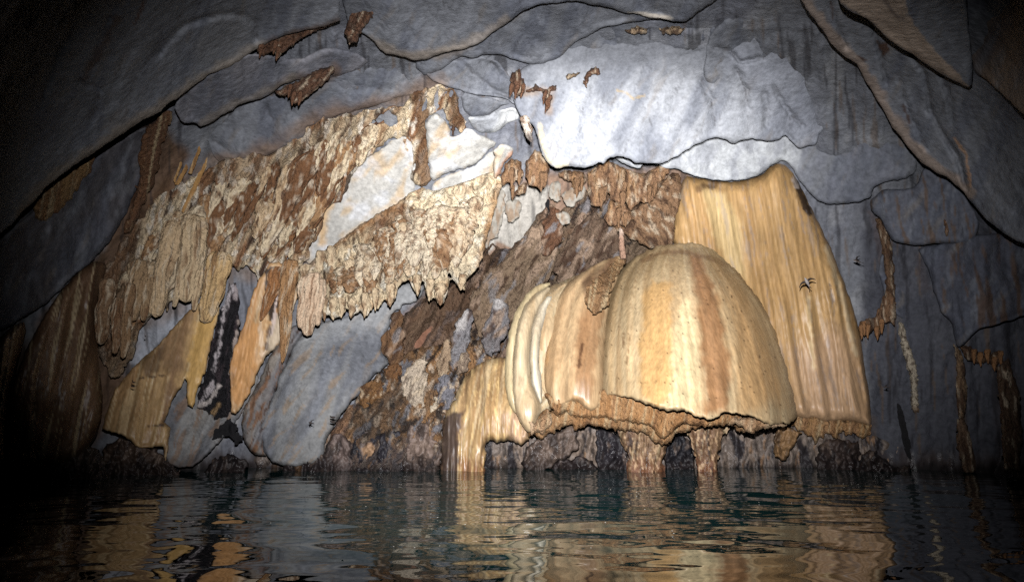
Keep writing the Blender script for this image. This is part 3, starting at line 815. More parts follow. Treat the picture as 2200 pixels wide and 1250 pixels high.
# the lumps and short pods that make up the crust and the curtain
def pods(parent, poly, dfn, n, seed, lean, cols, wr, lr, lift, name):
    r = random.Random(seed)
    P = np.asarray(poly, float)
    x0, y0 = P.min(0)
    x1, y1 = P.max(0)
    k = 0
    while k < n:
        x, y = r.uniform(x0, x1), r.uniform(y0, y1)
        w = r.uniform(*wr) * (1.5 if r.random() < .15 else 1)
        L = w * r.uniform(*lr)
        ln = lean + r.uniform(-.12, .12)
        q = sdf(np.array([x, x - ln * L]), np.array([y, y + L]), P)
        if q[0] < w * .35 or q[1] < -4:
            continue
        ds = dfn(np.array([x, x - ln * L]), np.array([y, y + L]))
        base = cols[r.randrange(len(cols))]
        cone(name, (x, y), (x - ln * L, y + L), w, float(ds[0]) - .02, M_CRUST, base, seed=seed + k, parent=parent, flute=.34, knob=.3, lobes=9, p=r.uniform(.35, .7),
             Y2=float(ds[1]) - lift * r.uniform(.6, 1.2), nseg=30, nring=18, top=.92, flat=.6,
             pnt=[('n', BROWN, 26, 9, 108, .18, .18, .75, k % 17), ('n', UMBER, 16, 6, 108, .4, .1, .7, k % 13), ('n', (232, 216, 192), 22, 9, 108, .3, .15, .6, k % 7)])
        k += 1


CRUSTOFF = depth_fn([(330, 430, .35), (250, 760, .6), (450, 500, .7), (640, 400, .5), (800, 270, .3), (960, 200, .2), (640, 570, .8), (920, 380, .35)])
CR = (224, 203, 170)
pods(crust, [(340, 470), (470, 372), (640, 320), (670, 280), (860, 240), (850, 290), (790, 330), (740, 390), (690, 470), (650, 560), (560, 570), (480, 540), (400, 600), (300, 690), (250, 760), (220, 700), (240, 590)],
     lambda X, Y: BASE(X, Y) - CRUSTOFF(X, Y), 150, 900, .36, [CR, CR, (204, 176, 140), (168, 130, 92), (120, 84, 56), (120, 84, 56)], (16, 52), (1.5, 3.8), .26, "pod")
pods(curtain, [(700, 560), (800, 490), (890, 430), (1050, 395), (1040, 500), (1005, 575), (960, 570), (930, 600), (890, 590), (830, 620), (740, 640), (690, 640)],
     CYF, 90, 1900, .10, [(228, 210, 182), (224, 204, 174), (212, 188, 156), (160, 124, 90)], (20, 56), (1.1, 2.2), .24, "pod")

# ---- fringe of brown stalactites under the overhang
FR = [([(1086, 352), (1100, 340), (1118, 346), (1126, 372), (1116, 396), (1110, 384), (1100, 400), (1092, 392), (1080, 400), (1076, 384)], 13.9),
      ([(1128, 350), (1150, 322), (1166, 330), (1180, 360), (1172, 400), (1164, 408), (1148, 400), (1136, 398), (1130, 380)], 13.8),
      ([(1196, 372), (1216, 366), (1252, 370), (1262, 384), (1250, 410), (1240, 420), (1232, 414), (1228, 392), (1208, 384)], 14.9),
      ([(1262, 372), (1290, 350), (1308, 344), (1316, 370), (1312, 400), (1300, 430), (1292, 442), (1282, 446), (1270, 440), (1262, 410)], 14.7),
      ([(1304, 346), (1326, 354), (1345, 362), (1342, 420), (1338, 450), (1326, 436), (1312, 430), (1302, 400)], 14.6),
      ([(1345, 362), (1380, 374), (1400, 366), (1424, 352), (1440, 366), (1428, 380), (1418, 400), (1408, 422), (1396, 436), (1374, 434), (1352, 456), (1344, 430)], 14.5),
      ([(1310, 430), (1345, 440), (1362, 470), (1345, 486), (1330, 484), (1310, 486), (1298, 470)], 14.6),
      ([(1120, 396), (1134, 390), (1128, 416), (1112, 420), (1102, 428), (1098, 420)], 14.3)]
FL = ["left of the overhang's tip, below the pinkish wedge", "directly below the tip of the white overhang", "small brown one alone on the pale recess wall", "dark one left of the two ribbed blades", "tallest ribbed blade with golden streaks", "broad ragged one nearest the flowstone curtain", "lowest, a cream tuft over the thin stalagmite", "tiny brown drip beside the grey alcove"]
for i, (pl, yy) in enumerate(FR):
    o = relief("stalactite_fringe", pl, yy, M_CRUST, (140, 106, 78), [('n', CREAM, 40, 12, 95, .25, .2, .6, 1), ('n', UMBER, 40, 9, 92, .25, .15, .75, 2), ('n', (168, 130, 90), 60, 10, 92, .2, .14, .5, 3)],
               [('b', 70, 16, 92, .10, 1), ('b', 16, 10, 90, .04, 2)], step=2.5, jag=(3, 7, 14), roll=(10, .18), thick=.6, seed=70 + i, rnd=0)
    tag(o, "brown stalactite fringe under the overhang, " + FL[i], "stalactite", "brown fringe under the overhang")
    m_ = 0
    for (bx, by) in pl:
        if by > np.mean([p[1] for p in pl]) + 14 and m_ < 2:
            m_ += 1
            cone("tip", (bx, by - 20 - m_ * 9), (bx - 1, by + m_ * 3), 10 + 3 * m_, yy - .08, M_CRUST, (134, 102, 74), seed=300 + i * 7 + m_, parent=o, flute=.3, knob=.3, p=.6, nseg=10, nring=9)
o = relief("rock_crust", [(1300, 480), (1350, 460), (1390, 430), (1440, 370), (1462, 372), (1466, 420), (1450, 470), (1448, 530), (1400, 535), (1370, 520)], 15.3, M_CRUST, (140, 108, 80),
           [('n', CREAM, 30, 16, 60, .25, .15, .6, 1), ('n', UMBER, 40, 16, 60, .2, .16, .8, 2)], [('b', 34, 24, 60, .12, 1), ('b', 14, 10, 60, .05, 2)], step=3, jag=(4, 12), roll=(12, .2), thick=.9, seed=78)
tag(o, "shaggy dark brown crust between the ribbed blades and flowstone curtain", "calcite crust")

o = relief("recess_wall", [(840, 720), (880, 660), (950, 620), (1010, 575), (1050, 520), (1090, 540), (1130, 500), (1170, 440), (1190, 470), (1250, 400), (1330, 420), (1480, 420), (1480, 640), (1260, 660), (1140, 780), (960, 800), (850, 800)], None, M_CRUST, (126, 106, 86),
           [('n', (98, 70, 50), 160, 60, 118, .05, .15, .7, 1), ('n', (172, 144, 124), 110, 26, 118, .2, .12, .8, 2), ('n', (48, 34, 28), 80, 12, 118, .26, .06, .9, 3), ('n', (130, 128, 132), 70, 24, 118, .36, .06, .8, 5), ('n', (26, 22, 22), 30, 9, 118, .46, .05, .9, 8), ('n', UMBER, 9, 6, 90, .42, .1, .7, 6), ('p', [(850, 690), (960, 640), (1010, 620), (985, 700), (930, 770), (860, 800)], (108, 82, 62), 16, 10, .7)],  # fine black patches paint in the dark of crevices
           [('f', 170, 70, 118, .6, 1), ('r', 150, 34, 118, .36, 2), ('f', 24, 14, 110, .05, 3), ('f', 9, 6, 90, .02, 4)], step=3, jag=(6, 20), roll=(8, .1), thick=.5, seed=79, off=.35)
tag(o, kind='structure')
# slanted ledges on the brown wall
BR = [([(1000, 660), (1040, 590), (1100, 540), (1160, 470), (1200, 470), (1210, 520), (1180, 600), (1130, 660), (1090, 720), (1040, 740)], "broad rosy brown wall ledge below the grey alcove", (138, 116, 94), 16.2),
      ([(1196, 610), (1190, 560), (1230, 500), (1270, 450), (1300, 470), (1330, 500), (1330, 560), (1250, 600)], "dark reddish pitted wall ledge behind the flowstone dome's shoulder", (106, 86, 70), 16.0),
      ([(1160, 500), (1180, 440), (1200, 445), (1214, 480), (1206, 520), (1170, 560)], "small umber ledge beside the black hollow of the recess", (110, 76, 54), 15.8),
      ([(1030, 720), (1060, 640), (1080, 640), (1100, 680), (1078, 740), (1050, 770)], "grey slanting rock blade with white tip left of the flowstone folds", (128, 122, 122), 15.0),
      ([(960, 770), (980, 690), (1000, 660), (1016, 670), (1010, 740), (980, 800)], "grey slanting rock blade with a white forked tip above the rubble", (140, 136, 138), 15.0),
      ([(820, 760), (816, 730), (836, 700), (846, 670), (862, 664), (870, 720), (868, 770), (850, 790)], "curled brown rock lip at the edge of the smooth grey boulder", (124, 92, 64), 15.2)]
for i, (pl, lb, cc, yy) in enumerate(BR):
    o = relief("rock_ledge", pl, yy - (.5 if i < 3 else .2), M_CRUST, cc, [('n', UMBER, 60, 16, 118, .25, .15, .8, 1), ('n', (176, 150, 128), 70, 20, 118, .22, .12, .7, 2), ('n', (140, 138, 140), 80, 22, 118, .4, .08, .7, 5), ('n', UMBER, 8, 6, 90, .45, .1, .6, 3)] + ([('p', [(pl[1][0] - 14, pl[1][1] - 10), (pl[1][0] + 24, pl[1][1] - 24), (pl[1][0] + 24, pl[1][1] + 20), (pl[1][0] - 8, pl[1][1] + 22)], (206, 200, 196), 4, 8, .8)] if i in (3, 4) else []),
               [('r', 80, 22, 118, .14, 1), ('f', 24, 10, 115, .06, 2), ('f', 9, 6, 100, .02, 4)], step=2.6, jag=(9, 24), roll=(4, .1), thick=1.0, seed=80 + i)
    tag(o, lb, "rock ledge")
# pale scalloped drapes in the alcove
for i, (pl, lb) in enumerate([([(1064, 420), (1082, 398), (1086, 424), (1080, 470), (1072, 508), (1056, 512), (1048, 534), (1040, 530), (1048, 480)], "pale grey scalloped drape hugging the cream curtain's right edge"),
                              ([(1084, 430), (1112, 428), (1120, 440), (1118, 462), (1104, 476), (1092, 476), (1086, 460)], "small pale grey scalloped drape in the alcove"),
                              ([(1180, 396), (1204, 386), (1206, 430), (1196, 432), (1180, 428)], "pale tan drape with a cut off base beside the black gap"),
                              ([(1205, 418), (1240, 396), (1262, 402), (1256, 424), (1236, 440), (1222, 446), (1212, 436)], "pale pointed drape below the lone brown fringe"),
                              ([(1192, 462), (1206, 452), (1224, 462), (1228, 472), (1216, 486), (1200, 476)], "rounded pale rock plug in the dark hollow")]):
    o = relief("rock_drape", pl, 15.6 - .15 * i, M_LIME, (150, 144, 134), [('n', (132, 106, 82), 40, 12, 100, .15, .2, .7, 1)], [('f', 50, 16, 95, .06, 1), ('f', 14, 8, 95, .02, 2)], step=2.5, jag=(4, 12), roll=(4, .06), thick=.5, seed=90 + i)
    tag(o, lb, "rock drape", "pale drapes in the alcove")
for i, (pl, lb) in enumerate([([(1168, 462), (1176, 420), (1182, 432), (1178, 468)], "painted black shade of the narrow cleft beside the pale cut off drape"), ([(1214, 470), (1232, 440), (1256, 424), (1244, 448), (1228, 472)], "painted black shade of the slanting cleft above the rounded rock plug")]):
    o = relief("cleft_shade", pl, 16.3, M_WALL, BLACK, [], [('f', 20, 8, 100, .05, 1)], step=2.5, jag=(2, 8), roll=None, thick=.3, seed=95 + i)  # flat black sheet stands in for the shade inside the cleft
    tag(o, lb, "cleft")

# ---- left flowstones
FLOWP = lambda a, b, g=100, h=1: [('n', a, 420, 30, g, .10, .3, .7 * (.5 + .5 * h), 1), ('n', b, 420, 12, g, .34, .16, .55 * h, 2), ('n', (224, 202, 160), 300, 8, g, .30, .14, .45 * h, 3), ('n', b, 160, 4, g, .46, .12, .25 * h, 4)]


def flow(name, poly, label, depth=None, base=HONEY, a=(170, 128, 78), b=BROWN, row=None, off=None, geo=None, cat="flowstone", seed=0, step=3, roll=(9, .16), jag=(2, 10, 30), thick=.9, pnt=(), parent=None, mat=None, rnd=1, grain=100, hair=1, **k):
    o = relief(name, poly, depth, mat or M_FLOW, base, FLOWP(a, b, grain, hair) + list(pnt), geo or [('f', 300, 16, 100, .05, 1), ('f', 240, 7, 100, .018, 2), ('f', 70, 40, 90, .03, 3)], step, jag, roll, row, thick, parent, rnd, seed, off=off, **k)
    if parent is None:
        tag(o, label, cat)
    return o


SL = [('f', 600, 34, 103, .10, 1), ('f', 400, 12, 103, .03, 2), ('r', 300, 18, 103, .03, 4), ('f', 60, 30, 90, .03, 3)]
flow("flowstone", [(427, 652), (405, 667), (372, 703), (343, 737), (306, 770), (277, 799), (247, 836), (230, 880), (219, 920), (240, 928), (258, 932), (284, 950), (299, 963), (328, 961), (350, 958), (356, 994), (362, 960), (366, 917), (352, 906), (374, 854), (400, 812), (403, 869), (416, 878), (421, 847), (442, 795), (453, 737), (466, 690), (474, 660), (450, 650)],
     "broad tan and yellow flowstone fan low on the left with a fringed base", off=[(219, 920, .9), (427, 652, .9), (352, 960, 1.35), (250, 930, 1.3), (330, 820, 1.15), (450, 720, 1.2)], base=(176, 142, 96), a=(150, 114, 74), seed=110, wetz=.3, geo=SL, roll=(5, .1), grain=103, rnd=0, jag=(3, 9, 24),
     pnt=[('p', [(420, 690), (466, 670), (450, 740), (440, 800), (416, 880), (402, 866), (404, 800)], (200, 158, 88), 5, 8, .85), ('p', [(330, 760), (420, 660), (404, 720), (386, 800), (366, 900), (350, 900), (356, 800)], (136, 106, 76), 8, 14, .8), ('p', [(300, 780), (350, 740), (344, 800), (310, 810)], (84, 62, 44), 8, 10, .7), ('l', [(262, 930), (272, 880), (284, 840)], 9, (196, 168, 124), 5, 6, .6), ('l', [(300, 812), (352, 806)], 1.5, (60, 44, 34), 1.5, 4, .8), ('l', [(320, 916), (352, 912)], 1.5, (50, 38, 30), 1.5, 4, .8)])
o = relief("mineral_streak", [(508, 606), (496, 612), (484, 640), (466, 690), (453, 737), (442, 795), (424, 846), (424, 876), (446, 884), (462, 900), (480, 896), (499, 884), (494, 818), (501, 766), (516, 707), (514, 660)], None, M_CRUST, (24, 21, 26),  # black base colour, thin white lines drawn along its edges
           [('n', (70, 58, 62), 80, 8, 103, .3, .1, .7, 1), ('l', [(500, 612), (484, 660), (474, 720), (464, 780), (452, 838), (430, 866)], 4, (200, 190, 192), 1.5, 9, .9), ('n', BLACK, 30, 5, 103, .2, .08, .8, 4), ('l', [(512, 690), (502, 750), (496, 800)], 3, (204, 186, 176), 1.5, 6, .8), ('l', [(470, 830), (448, 862), (428, 872)], 4, (216, 204, 198), 1.5, 5, .9), ('l', [(448, 900), (470, 870)], 5, TAN, 2, 5, .7), ('l', [(510, 614), (506, 640)], 5, (190, 176, 176), 2, 5, .8)],
           [('r', 120, 14, 103, .10, 1), ('f', 20, 8, 103, .05, 2)], step=2.5, jag=(8, 10, 24), roll=(3, .05), thick=.4, seed=114, rnd=0, off=.75)
tag(o, "black cleft edged with white calcite between two yellow flowstones", "mineral streak")
flow("flowstone", [(560, 593), (541, 634), (523, 700), (501, 751), (492, 799), (494, 850), (497, 886), (508, 888), (538, 843), (556, 795), (571, 766), (600, 738), (622, 690), (640, 640), (636, 590), (600, 562), (580, 566)], "orange flowstone tongue with a short black streak at its head", off=[(560, 593, 1.1), (500, 880, 1.4), (630, 620, .9), (560, 760, 1.15)], base=(190, 150, 104), a=(184, 132, 82), seed=112, geo=SL, roll=(5, .1), grain=103, rnd=0, jag=(3, 9, 24),
     pnt=[('p', [(500, 760), (540, 690), (556, 700), (540, 840), (500, 890)], (196, 142, 84), 5, 10, .85), ('p', [(580, 700), (640, 610), (640, 650), (600, 740), (570, 770)], (206, 190, 166), 6, 10, .8), ('p', [(572, 580), (584, 562), (600, 590), (598, 650), (586, 700), (574, 690), (566, 640)], (36, 30, 34), 2, 10, .92), ('l', [(596, 600), (592, 660), (584, 720)], 3, (210, 190, 180), 1.5, 6, .85), ('l', [(566, 640), (560, 700), (562, 760)], 3, (216, 190, 160), 2, 8, .7), ('l', [(580, 700), (572, 750)], 4, (70, 56, 54), 2, 6, .7)])
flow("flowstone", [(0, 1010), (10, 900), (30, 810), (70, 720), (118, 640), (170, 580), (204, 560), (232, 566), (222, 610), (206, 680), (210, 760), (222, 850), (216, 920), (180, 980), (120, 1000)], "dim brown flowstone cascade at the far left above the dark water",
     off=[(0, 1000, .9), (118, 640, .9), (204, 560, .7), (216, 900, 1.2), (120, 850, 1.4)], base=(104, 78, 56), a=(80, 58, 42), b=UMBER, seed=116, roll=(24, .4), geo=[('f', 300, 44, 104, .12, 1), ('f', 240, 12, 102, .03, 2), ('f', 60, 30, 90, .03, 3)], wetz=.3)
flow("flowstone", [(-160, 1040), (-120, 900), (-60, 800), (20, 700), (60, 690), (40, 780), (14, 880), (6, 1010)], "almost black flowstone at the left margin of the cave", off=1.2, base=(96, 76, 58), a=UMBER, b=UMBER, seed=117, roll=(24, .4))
for i, (pl, lb) in enumerate([([(70, 440), (120, 390), (206, 330), (196, 366), (170, 398), (150, 430), (110, 470), (80, 480)], "ochre dripstone under the big left slab"), ([(300, 290), (360, 236), (376, 240), (350, 300), (336, 380), (310, 440), (280, 500), (262, 500), (300, 400)], "dark umber dripstone ribbon running down the left wall")]):
    flow("dripstone", pl, lb, off=.7, base=[(150, 118, 78), (96, 66, 46)][i], a=BROWN, b=UMBER, seed=118 + i, mat=M_CRUST, jag=(7, 12, 22), cat="dripstone")
for i, (pl, lb) in enumerate([([(372, 388), (388, 346), (392, 350), (376, 392)], "first"), ([(376, 396), (400, 352), (404, 362), (384, 398)], "second"), ([(404, 372), (428, 312), (432, 322), (412, 374)], "third"), ([(390, 452), (420, 386), (446, 336), (444, 356), (420, 410), (394, 458)], "fourth")]):
    flow("mineral_streak", pl, ["short ochre streak, leftmost on the blue grey rock above the crust", "short ochre streak, second from the left on the blue grey rock", "thin ochre streak beside the longest one above the crust", "longest ochre streak running from blue grey rock into the crust"][i], off=.5, base=(170, 128, 74), a=(160, 118, 66), seed=121 + i, step=2, jag=(1.5, 9), roll=None, thick=.15, cat="mineral streak", rnd=0)

# grey smooth boulder, left of the rubble
boulder = relief("limestone_boulder", [(580, 870), (600, 808), (628, 750), (652, 712), (700, 690), (760, 676), (820, 640), (868, 600), (920, 610), (900, 640), (866, 660), (842, 672), (838, 700), (818, 740), (826, 764), (836, 780), (812, 796), (790, 826), (766, 856), (736, 884), (708, 924), (700, 950), (690, 990), (640, 1000), (590, 1000), (560, 960), (560, 904)],
                 [(580, 870, 14.0), (700, 690, 14.8), (900, 610, 15.6), (820, 740, 15.0), (620, 980, 13.6), (730, 890, 14.0), (680, 820, 13.7)], M_LIME, (134, 134, 134), SLABPAINT + [('n', (146, 124, 100), 90, 14, 125, .36, .1, .6, 6), ('p', [(640, 640), (920, 580), (930, 660), (840, 700), (740, 720), (660, 740)], (160, 161, 162), 30, 14, .7)],
                 [('f', 120, 60, 120, .10, 1), ('f', 40, 26, 120, .03, 2), ('f', 14, 10, 0, .018, 3)], step=3.5, jag=(6, 30), roll=(9, .16), thick=1.6, seed=130)
tag(boulder, "smooth grey limestone boulder between the orange flowstone and rubble slope", "boulder")
o = relief("limestone_ledge", [(520, 880), (556, 820), (590, 740), (640, 690), (660, 706), (630, 750), (604, 808), (584, 870), (574, 930), (580, 980), (540, 975), (520, 940)], None, M_LIME, (132, 124, 116), SLABPAINT + [('n', BROWN, 80, 14, 112, .2, .15, .8, 6), ('n', UMBER, 40, 10, 112, .35, .12, .8, 8)],
           [('r', 80, 20, 112, .10, 1), ('f', 26, 14, 110, .04, 2)], step=3, jag=(3, 14), roll=(10, .2), thick=.8, seed=131, off=1.0)
tag(o, "brown stained grey ledge along the left edge of the smooth boulder", "rock ledge")
o = relief("limestone_ledge", [(350, 960), (352, 890), (400, 780), (440, 760), (520, 800), (560, 800), (545, 850), (520, 886), (500, 914), (470, 950), (440, 982), (412, 1003), (374, 1003), (356, 990)], None, M_LIME, (148, 146, 144), SLABPAINT + [('n', (140, 108, 80), 90, 12, 112, .2, .15, .6, 6), ('y', 960, 1004, (80, 70, 66), 18, .8)],
           [('f', 160, 30, 112, .12, 1), ('f', 60, 12, 110, .03, 2)], step=3, jag=(3, 14), roll=(4, .1), thick=.9, seed=132, off=[(350, 960, .9), (440, 780, .25), (540, 820, .25), (490, 880, .35), (470, 950, .95), (412, 1003, 1.0)], wetz=.3)
tag(o, "folded grey rock foot below the black cleft", "rock ledge")
o = relief("hollow_shade", [(452, 940), (480, 905), (500, 900), (514, 930), (520, 950), (508, 958), (498, 936), (480, 938)], None, M_WALL, BLACK, [], [('f', 20, 12, 90, .05, 1)], step=3, jag=(9, 9, 14), roll=None, thick=.3, seed=133, off=1.05)  # flat black patch imitates the shade deep in the hollow
tag(o, "painted black shade of the hollow at the foot of the orange flowstone tongue", "hollow")

# ---- rubble slope in the middle
rub = tag(bpy.data.objects.new("rubble_slope", None), "jumbled ochre, black and pink rock slope left of the dome", "rock slope")
COL.objects.link(rub)
RUBP = [('n', (166, 124, 82), 50, 22, 120, .1, .16, .8, 1), ('n', (210, 188, 164), 44, 12, 112, .22, .08, .85, 2), ('n', (36, 32, 32), 44, 14, 112, .24, .06, .9, 3), ('n', (136, 136, 142), 54, 18, 110, .36, .06, .9, 5), ('n', UMBER, 12, 6, 105, .36, .08, .7, 6)]
RUBG = [('r', 70, 30, 118, .24, 1), ('r', 34, 13, 112, .12, 2), ('f', 14, 9, 100, .07, 4), ('f', 8, 6, 90, .03, 3)]
relief("rock_face", [(700, 950), (736, 886), (768, 856), (800, 812), (836, 782), (870, 762), (900, 744), (930, 746), (960, 730), (980, 740), (1000, 720), (1030, 730), (1060, 720), (1080, 760), (1030, 790), (1000, 812), (984, 840), (960, 880), (950, 910), (950, 960), (940, 1040), (740, 1040), (700, 1000)],
       [(700, 950, 14.2), (900, 750, 15.4), (1060, 730, 15.6), (950, 900, 14.0), (940, 1030, 13.9), (740, 1030, 13.9), (830, 880, 14.0)], M_CRUST, (140, 108, 78), RUBP + [('p', [(740, 900), (800, 840), (870, 830), (880, 900), (860, 940), (760, 950)], (60, 52, 46), 16, 20, .6), ('p', [(700, 860), (760, 870), (720, 960), (690, 960)], (166, 128, 104), 12, 14, .7), ('y', 930, 975, (84, 76, 76), 22, .8), ('y', 985, 1010, (44, 36, 34), 10, .8)], RUBG, step=3, jag=(5, 16), roll=(14, .3), thick=1.5, seed=140, parent=rub, wetz=.4)
for i, (pl, cc) in enumerate([([(866, 800), (900, 770), (918, 760), (916, 840), (910, 890), (890, 880), (864, 850)], (204, 186, 164)), ([(940, 820), (960, 800), (978, 830), (974, 876), (944, 884), (936, 850)], (128, 126, 132)), ([(926, 870), (940, 850), (944, 880), (936, 896), (924, 894)], (224, 206, 180)), ([(944, 760), (966, 720), (970, 790), (950, 812), (938, 800)], (176, 150, 122)), ([(840, 880), (876, 860), (890, 890), (862, 916), (838, 912)], (190, 152, 110)), ([(900, 906), (926, 896), (938, 926), (926, 942), (902, 940)], (40, 36, 38)), ([(985, 770), (1000, 752), (1016, 770), (1000, 800), (980, 806)], (150, 130, 112)), ([(768, 840), (800, 812), (830, 826), (812, 870), (776, 876)], (128, 92, 56)), ([(820, 800), (850, 776), (870, 790), (850, 826), (826, 830)], (120, 84, 52))]):
    relief("rock", pl, 14.1 + (.4 if i in (3, 6, 8) else 0), M_CRUST, cc, [('n', UMBER, 30, 10, 112, .3, .12, .7, 1), ('n', (212, 190, 160), 26, 9, 112, .35, .12, .6, 2)], [('r', 40, 12, 112, .12, 1), ('f', 16, 8, 112, .07, 3), ('f', 8, 6, 90, .03, 2)], step=2.5, jag=(8, 16), roll=(3, .08), thick=.5, seed=150 + i, parent=rub)

# ---- the flowstone curtain behind the dome
cur = tag(bpy.data.objects.new("flowstone_curtain", None), "tall ochre flowstone curtain hanging behind the dome with a ragged base", "flowstone curtain")
COL.objects.link(cur)
CURY = [(1460, 380, 15.2), (1680, 350, 14.6), (1860, 920, 13.9), (1600, 600, 14.9), (1780, 640, 14.0), (1840, 700, 14.3), (1700, 920, 13.9), (1450, 540, 15.4)]
flow("curtain_sheet", [(1468, 376), (1502, 383), (1546, 391), (1592, 390), (1626, 380), (1642, 372), (1658, 354), (1680, 346), (1698, 358), (1716, 392), (1740, 440), (1766, 492), (1790, 546), (1812, 600), (1830, 652), (1846, 706), (1854, 760), (1862, 812), (1870, 860), (1873, 916), (1858, 912), (1838, 906), (1812, 904), (1790, 904), (1768, 908), (1748, 896), (1734, 902), (1716, 896), (1690, 900), (1640, 880), (1560, 640), (1520, 560), (1440, 530), (1450, 460)],
     None, CURY, base=(190, 150, 96), a=(170, 128, 78), b=(146, 114, 84), seed=160, grain=80, hair=.15, roll=(30, .5), thick=1.2, jag=(2, 14, 30), parent=cur, step=3.5,
     geo=[('f', 800, 44, 79, .22, 1), ('b', 700, 22, 80, .05, 6), ('f', 600, 15, 80, .03, 2), ('r', 700, 30, 80, .03, 3), ('f', 120, 50, 85, .02, 5)],
     pnt=[('p', [(1505, 400), (1560, 420), (1590, 480), (1600, 600), (1560, 560), (1530, 500)], (216, 186, 130), 10, 8, .8), ('p', [(1700, 760), (1790, 700), (1860, 760), (1880, 930), (1700, 930)], (196, 158, 122), 40, 20, .8), ('l', [(1712, 395), (1722, 420), (1738, 458)], 7, (40, 32, 34), 2, 4, .9), ('l', [(1706, 385), (1714, 400)], 6, (206, 190, 180), 2, 3, .8),
          ('l', [(1775, 530), (1810, 640), (1838, 760)], 5, (226, 200, 158), 4, 4, .7), ('l', [(1736, 640), (1742, 720), (1748, 790)], 4, (230, 200, 150), 3, 5, .7), ('l', [(1782, 610), (1790, 650)], 2.5, UMBER, 2, 3, .7), ('l', [(1540, 385), (1530, 400)], 8, UMBER, 3, 5, .7), ('l', [(1510, 400), (1502, 406)], 7, (96, 70, 50), 3, 5, .7), ('n', (150, 140, 136), 160, 10, 80, .4, .1, .4, 8)])
flow("curtain_hem", [(1690, 892), (1716, 890), (1750, 892), (1790, 900), (1840, 902), (1874, 912), (1868, 932), (1858, 942), (1846, 936), (1832, 932), (1820, 934), (1806, 926), (1800, 938), (1788, 940), (1776, 932), (1764, 940), (1752, 950), (1744, 938), (1728, 930), (1712, 922), (1700, 910)],
     None, 14.25, base=(186, 142, 100), seed=161, roll=(12, .2), thick=.7, jag=(7, 9, 18), parent=cur, mat=M_CRUST, step=2.5, geo=[('b', 40, 14, 85, .07, 1), ('f', 12, 8, 90, .03, 2)], rnd=0)
# ---- the dome
dome = tag(bpy.data.objects.new("flowstone_dome", None), "huge rounded honey coloured flowstone dome with brown streaks above the water", "flowstone dome")
COL.objects.link(dome)
flow("dome_lobe", [(1296, 846), (1284, 800), (1284, 740), (1292, 690), (1304, 640), (1324, 592), (1350, 562), (1384, 540), (1420, 528), (1460, 521), (1508, 523), (1532, 536), (1554, 556), (1590, 588), (1616, 622), (1640, 658), (1662, 704), (1680, 756), (1696, 812), (1708, 860), (1713, 886), (1708, 904), (1694, 912), (1678, 908), (1664, 912), (1640, 906), (1618, 894), (1590, 890), (1560, 884), (1545, 890), (1530, 902), (1516, 898), (1498, 896), (1478, 882), (1456, 880), (1430, 882), (1404, 872), (1380, 864), (1358, 854), (1336, 852), (1316, 846)],
     None, [(1300, 600, 14.9), (1480, 521, 14.6), (1640, 650, 14.6), (1700, 880, 13.6), (1300, 850, 13.6), (1500, 880, 13.4), (1480, 620, 14.1)], base=(208, 180, 136), a=(192, 156, 108), b=(168, 130, 88), row=(.92,), prof=[(515, 1410, 1520), (540, 1372, 1545), (560, 1346, 1562), (600, 1318, 1600), (650, 1300, 1637), (700, 1290, 1663), (760, 1283, 1686), (820, 1280, 1702), (870, 1280, 1713), (930, 1284, 1716)], seed=170, grain=88, hair=.4, damp=.55, roll=(7, .12), thick=1.2, jag=(4, 12, 24), parent=dome, step=3,
     geo=[('u', 1.6, 900, 2, .10, 1), ('ub', 1.7, 1600, 0, .035, 2), ('u', 9, 900, 2, .012, 5), ('u', 1.4, 150, 2, .05, 3), ('f', 150, 110, 80, .09, 6), ('f', 9, 22, 90, .010, 7)],
     pnt=[('p', [(1280, 640), (1380, 500), (1560, 500), (1640, 640), (1560, 600), (1470, 570), (1380, 590), (1320, 680), (1290, 800)], (160, 132, 92), 30, 16, .7), ('nu', (160, 120, 76), 900, 11, .34, .2, .35, 1), ('nu', (224, 200, 158), 700, 16, .22, .25, .4, 2), ('nu', (130, 94, 60), 400, 3.0, .56, .1, .3, 3), ('p', [(1384, 640), (1400, 600), (1440, 610), (1446, 720), (1440, 860), (1410, 870), (1376, 850), (1372, 740)], (206, 158, 92), 8, 9, .75),  # dome's top and left painted darker, imitating light grazing there
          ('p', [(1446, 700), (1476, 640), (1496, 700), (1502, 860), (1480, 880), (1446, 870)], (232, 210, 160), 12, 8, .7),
          ('p', [(1478, 545), (1502, 556), (1526, 600), (1552, 690), (1568, 800), (1560, 880), (1516, 890), (1512, 780), (1500, 690), (1490, 610)], (158, 106, 62), 10, 10, .8),
          ('p', [(1540, 570), (1600, 620), (1650, 720), (1690, 860), (1600, 880), (1580, 760), (1560, 660)], (198, 150, 92), 24, 14, .6),
          ('l', [(1380, 560), (1420, 544), (1460, 540), (1500, 548), (1560, 566)], 5, (120, 84, 54), 4, 6, .6),
          ('l', [(1354, 720), (1350, 750), (1346, 780)], 1.6, (120, 84, 50), 1.5, 3, .7), ('l', [(1340, 715), (1339, 745)], 1.5, (120, 84, 50), 1.5, 3, .7),
          ('p', [(1300, 600), (1330, 580), (1320, 660), (1296, 800), (1284, 800)], (176, 142, 98), 10, 8, .6), ('n', (70, 46, 30), 8, 5, 90, .68, .06, .8, 9)])
lobeA = dict(hair=.45, damp=.5, parent=dome, step=3, thick=1.0, roll=(14, .16))
FOLD = [('u', 1.6, 900, 2, .09, 1), ('ub', 2.2, 1400, 0, .025, 4), ('u', 9, 800, 2, .016, 2), ('u', 1.6, 140, 2, .03, 3)]
NUF = [('nu', (150, 112, 72), 800, 9, .36, .2, .3, 1), ('nu', (236, 224, 196), 600, 10, .25, .18, .5, 2)]
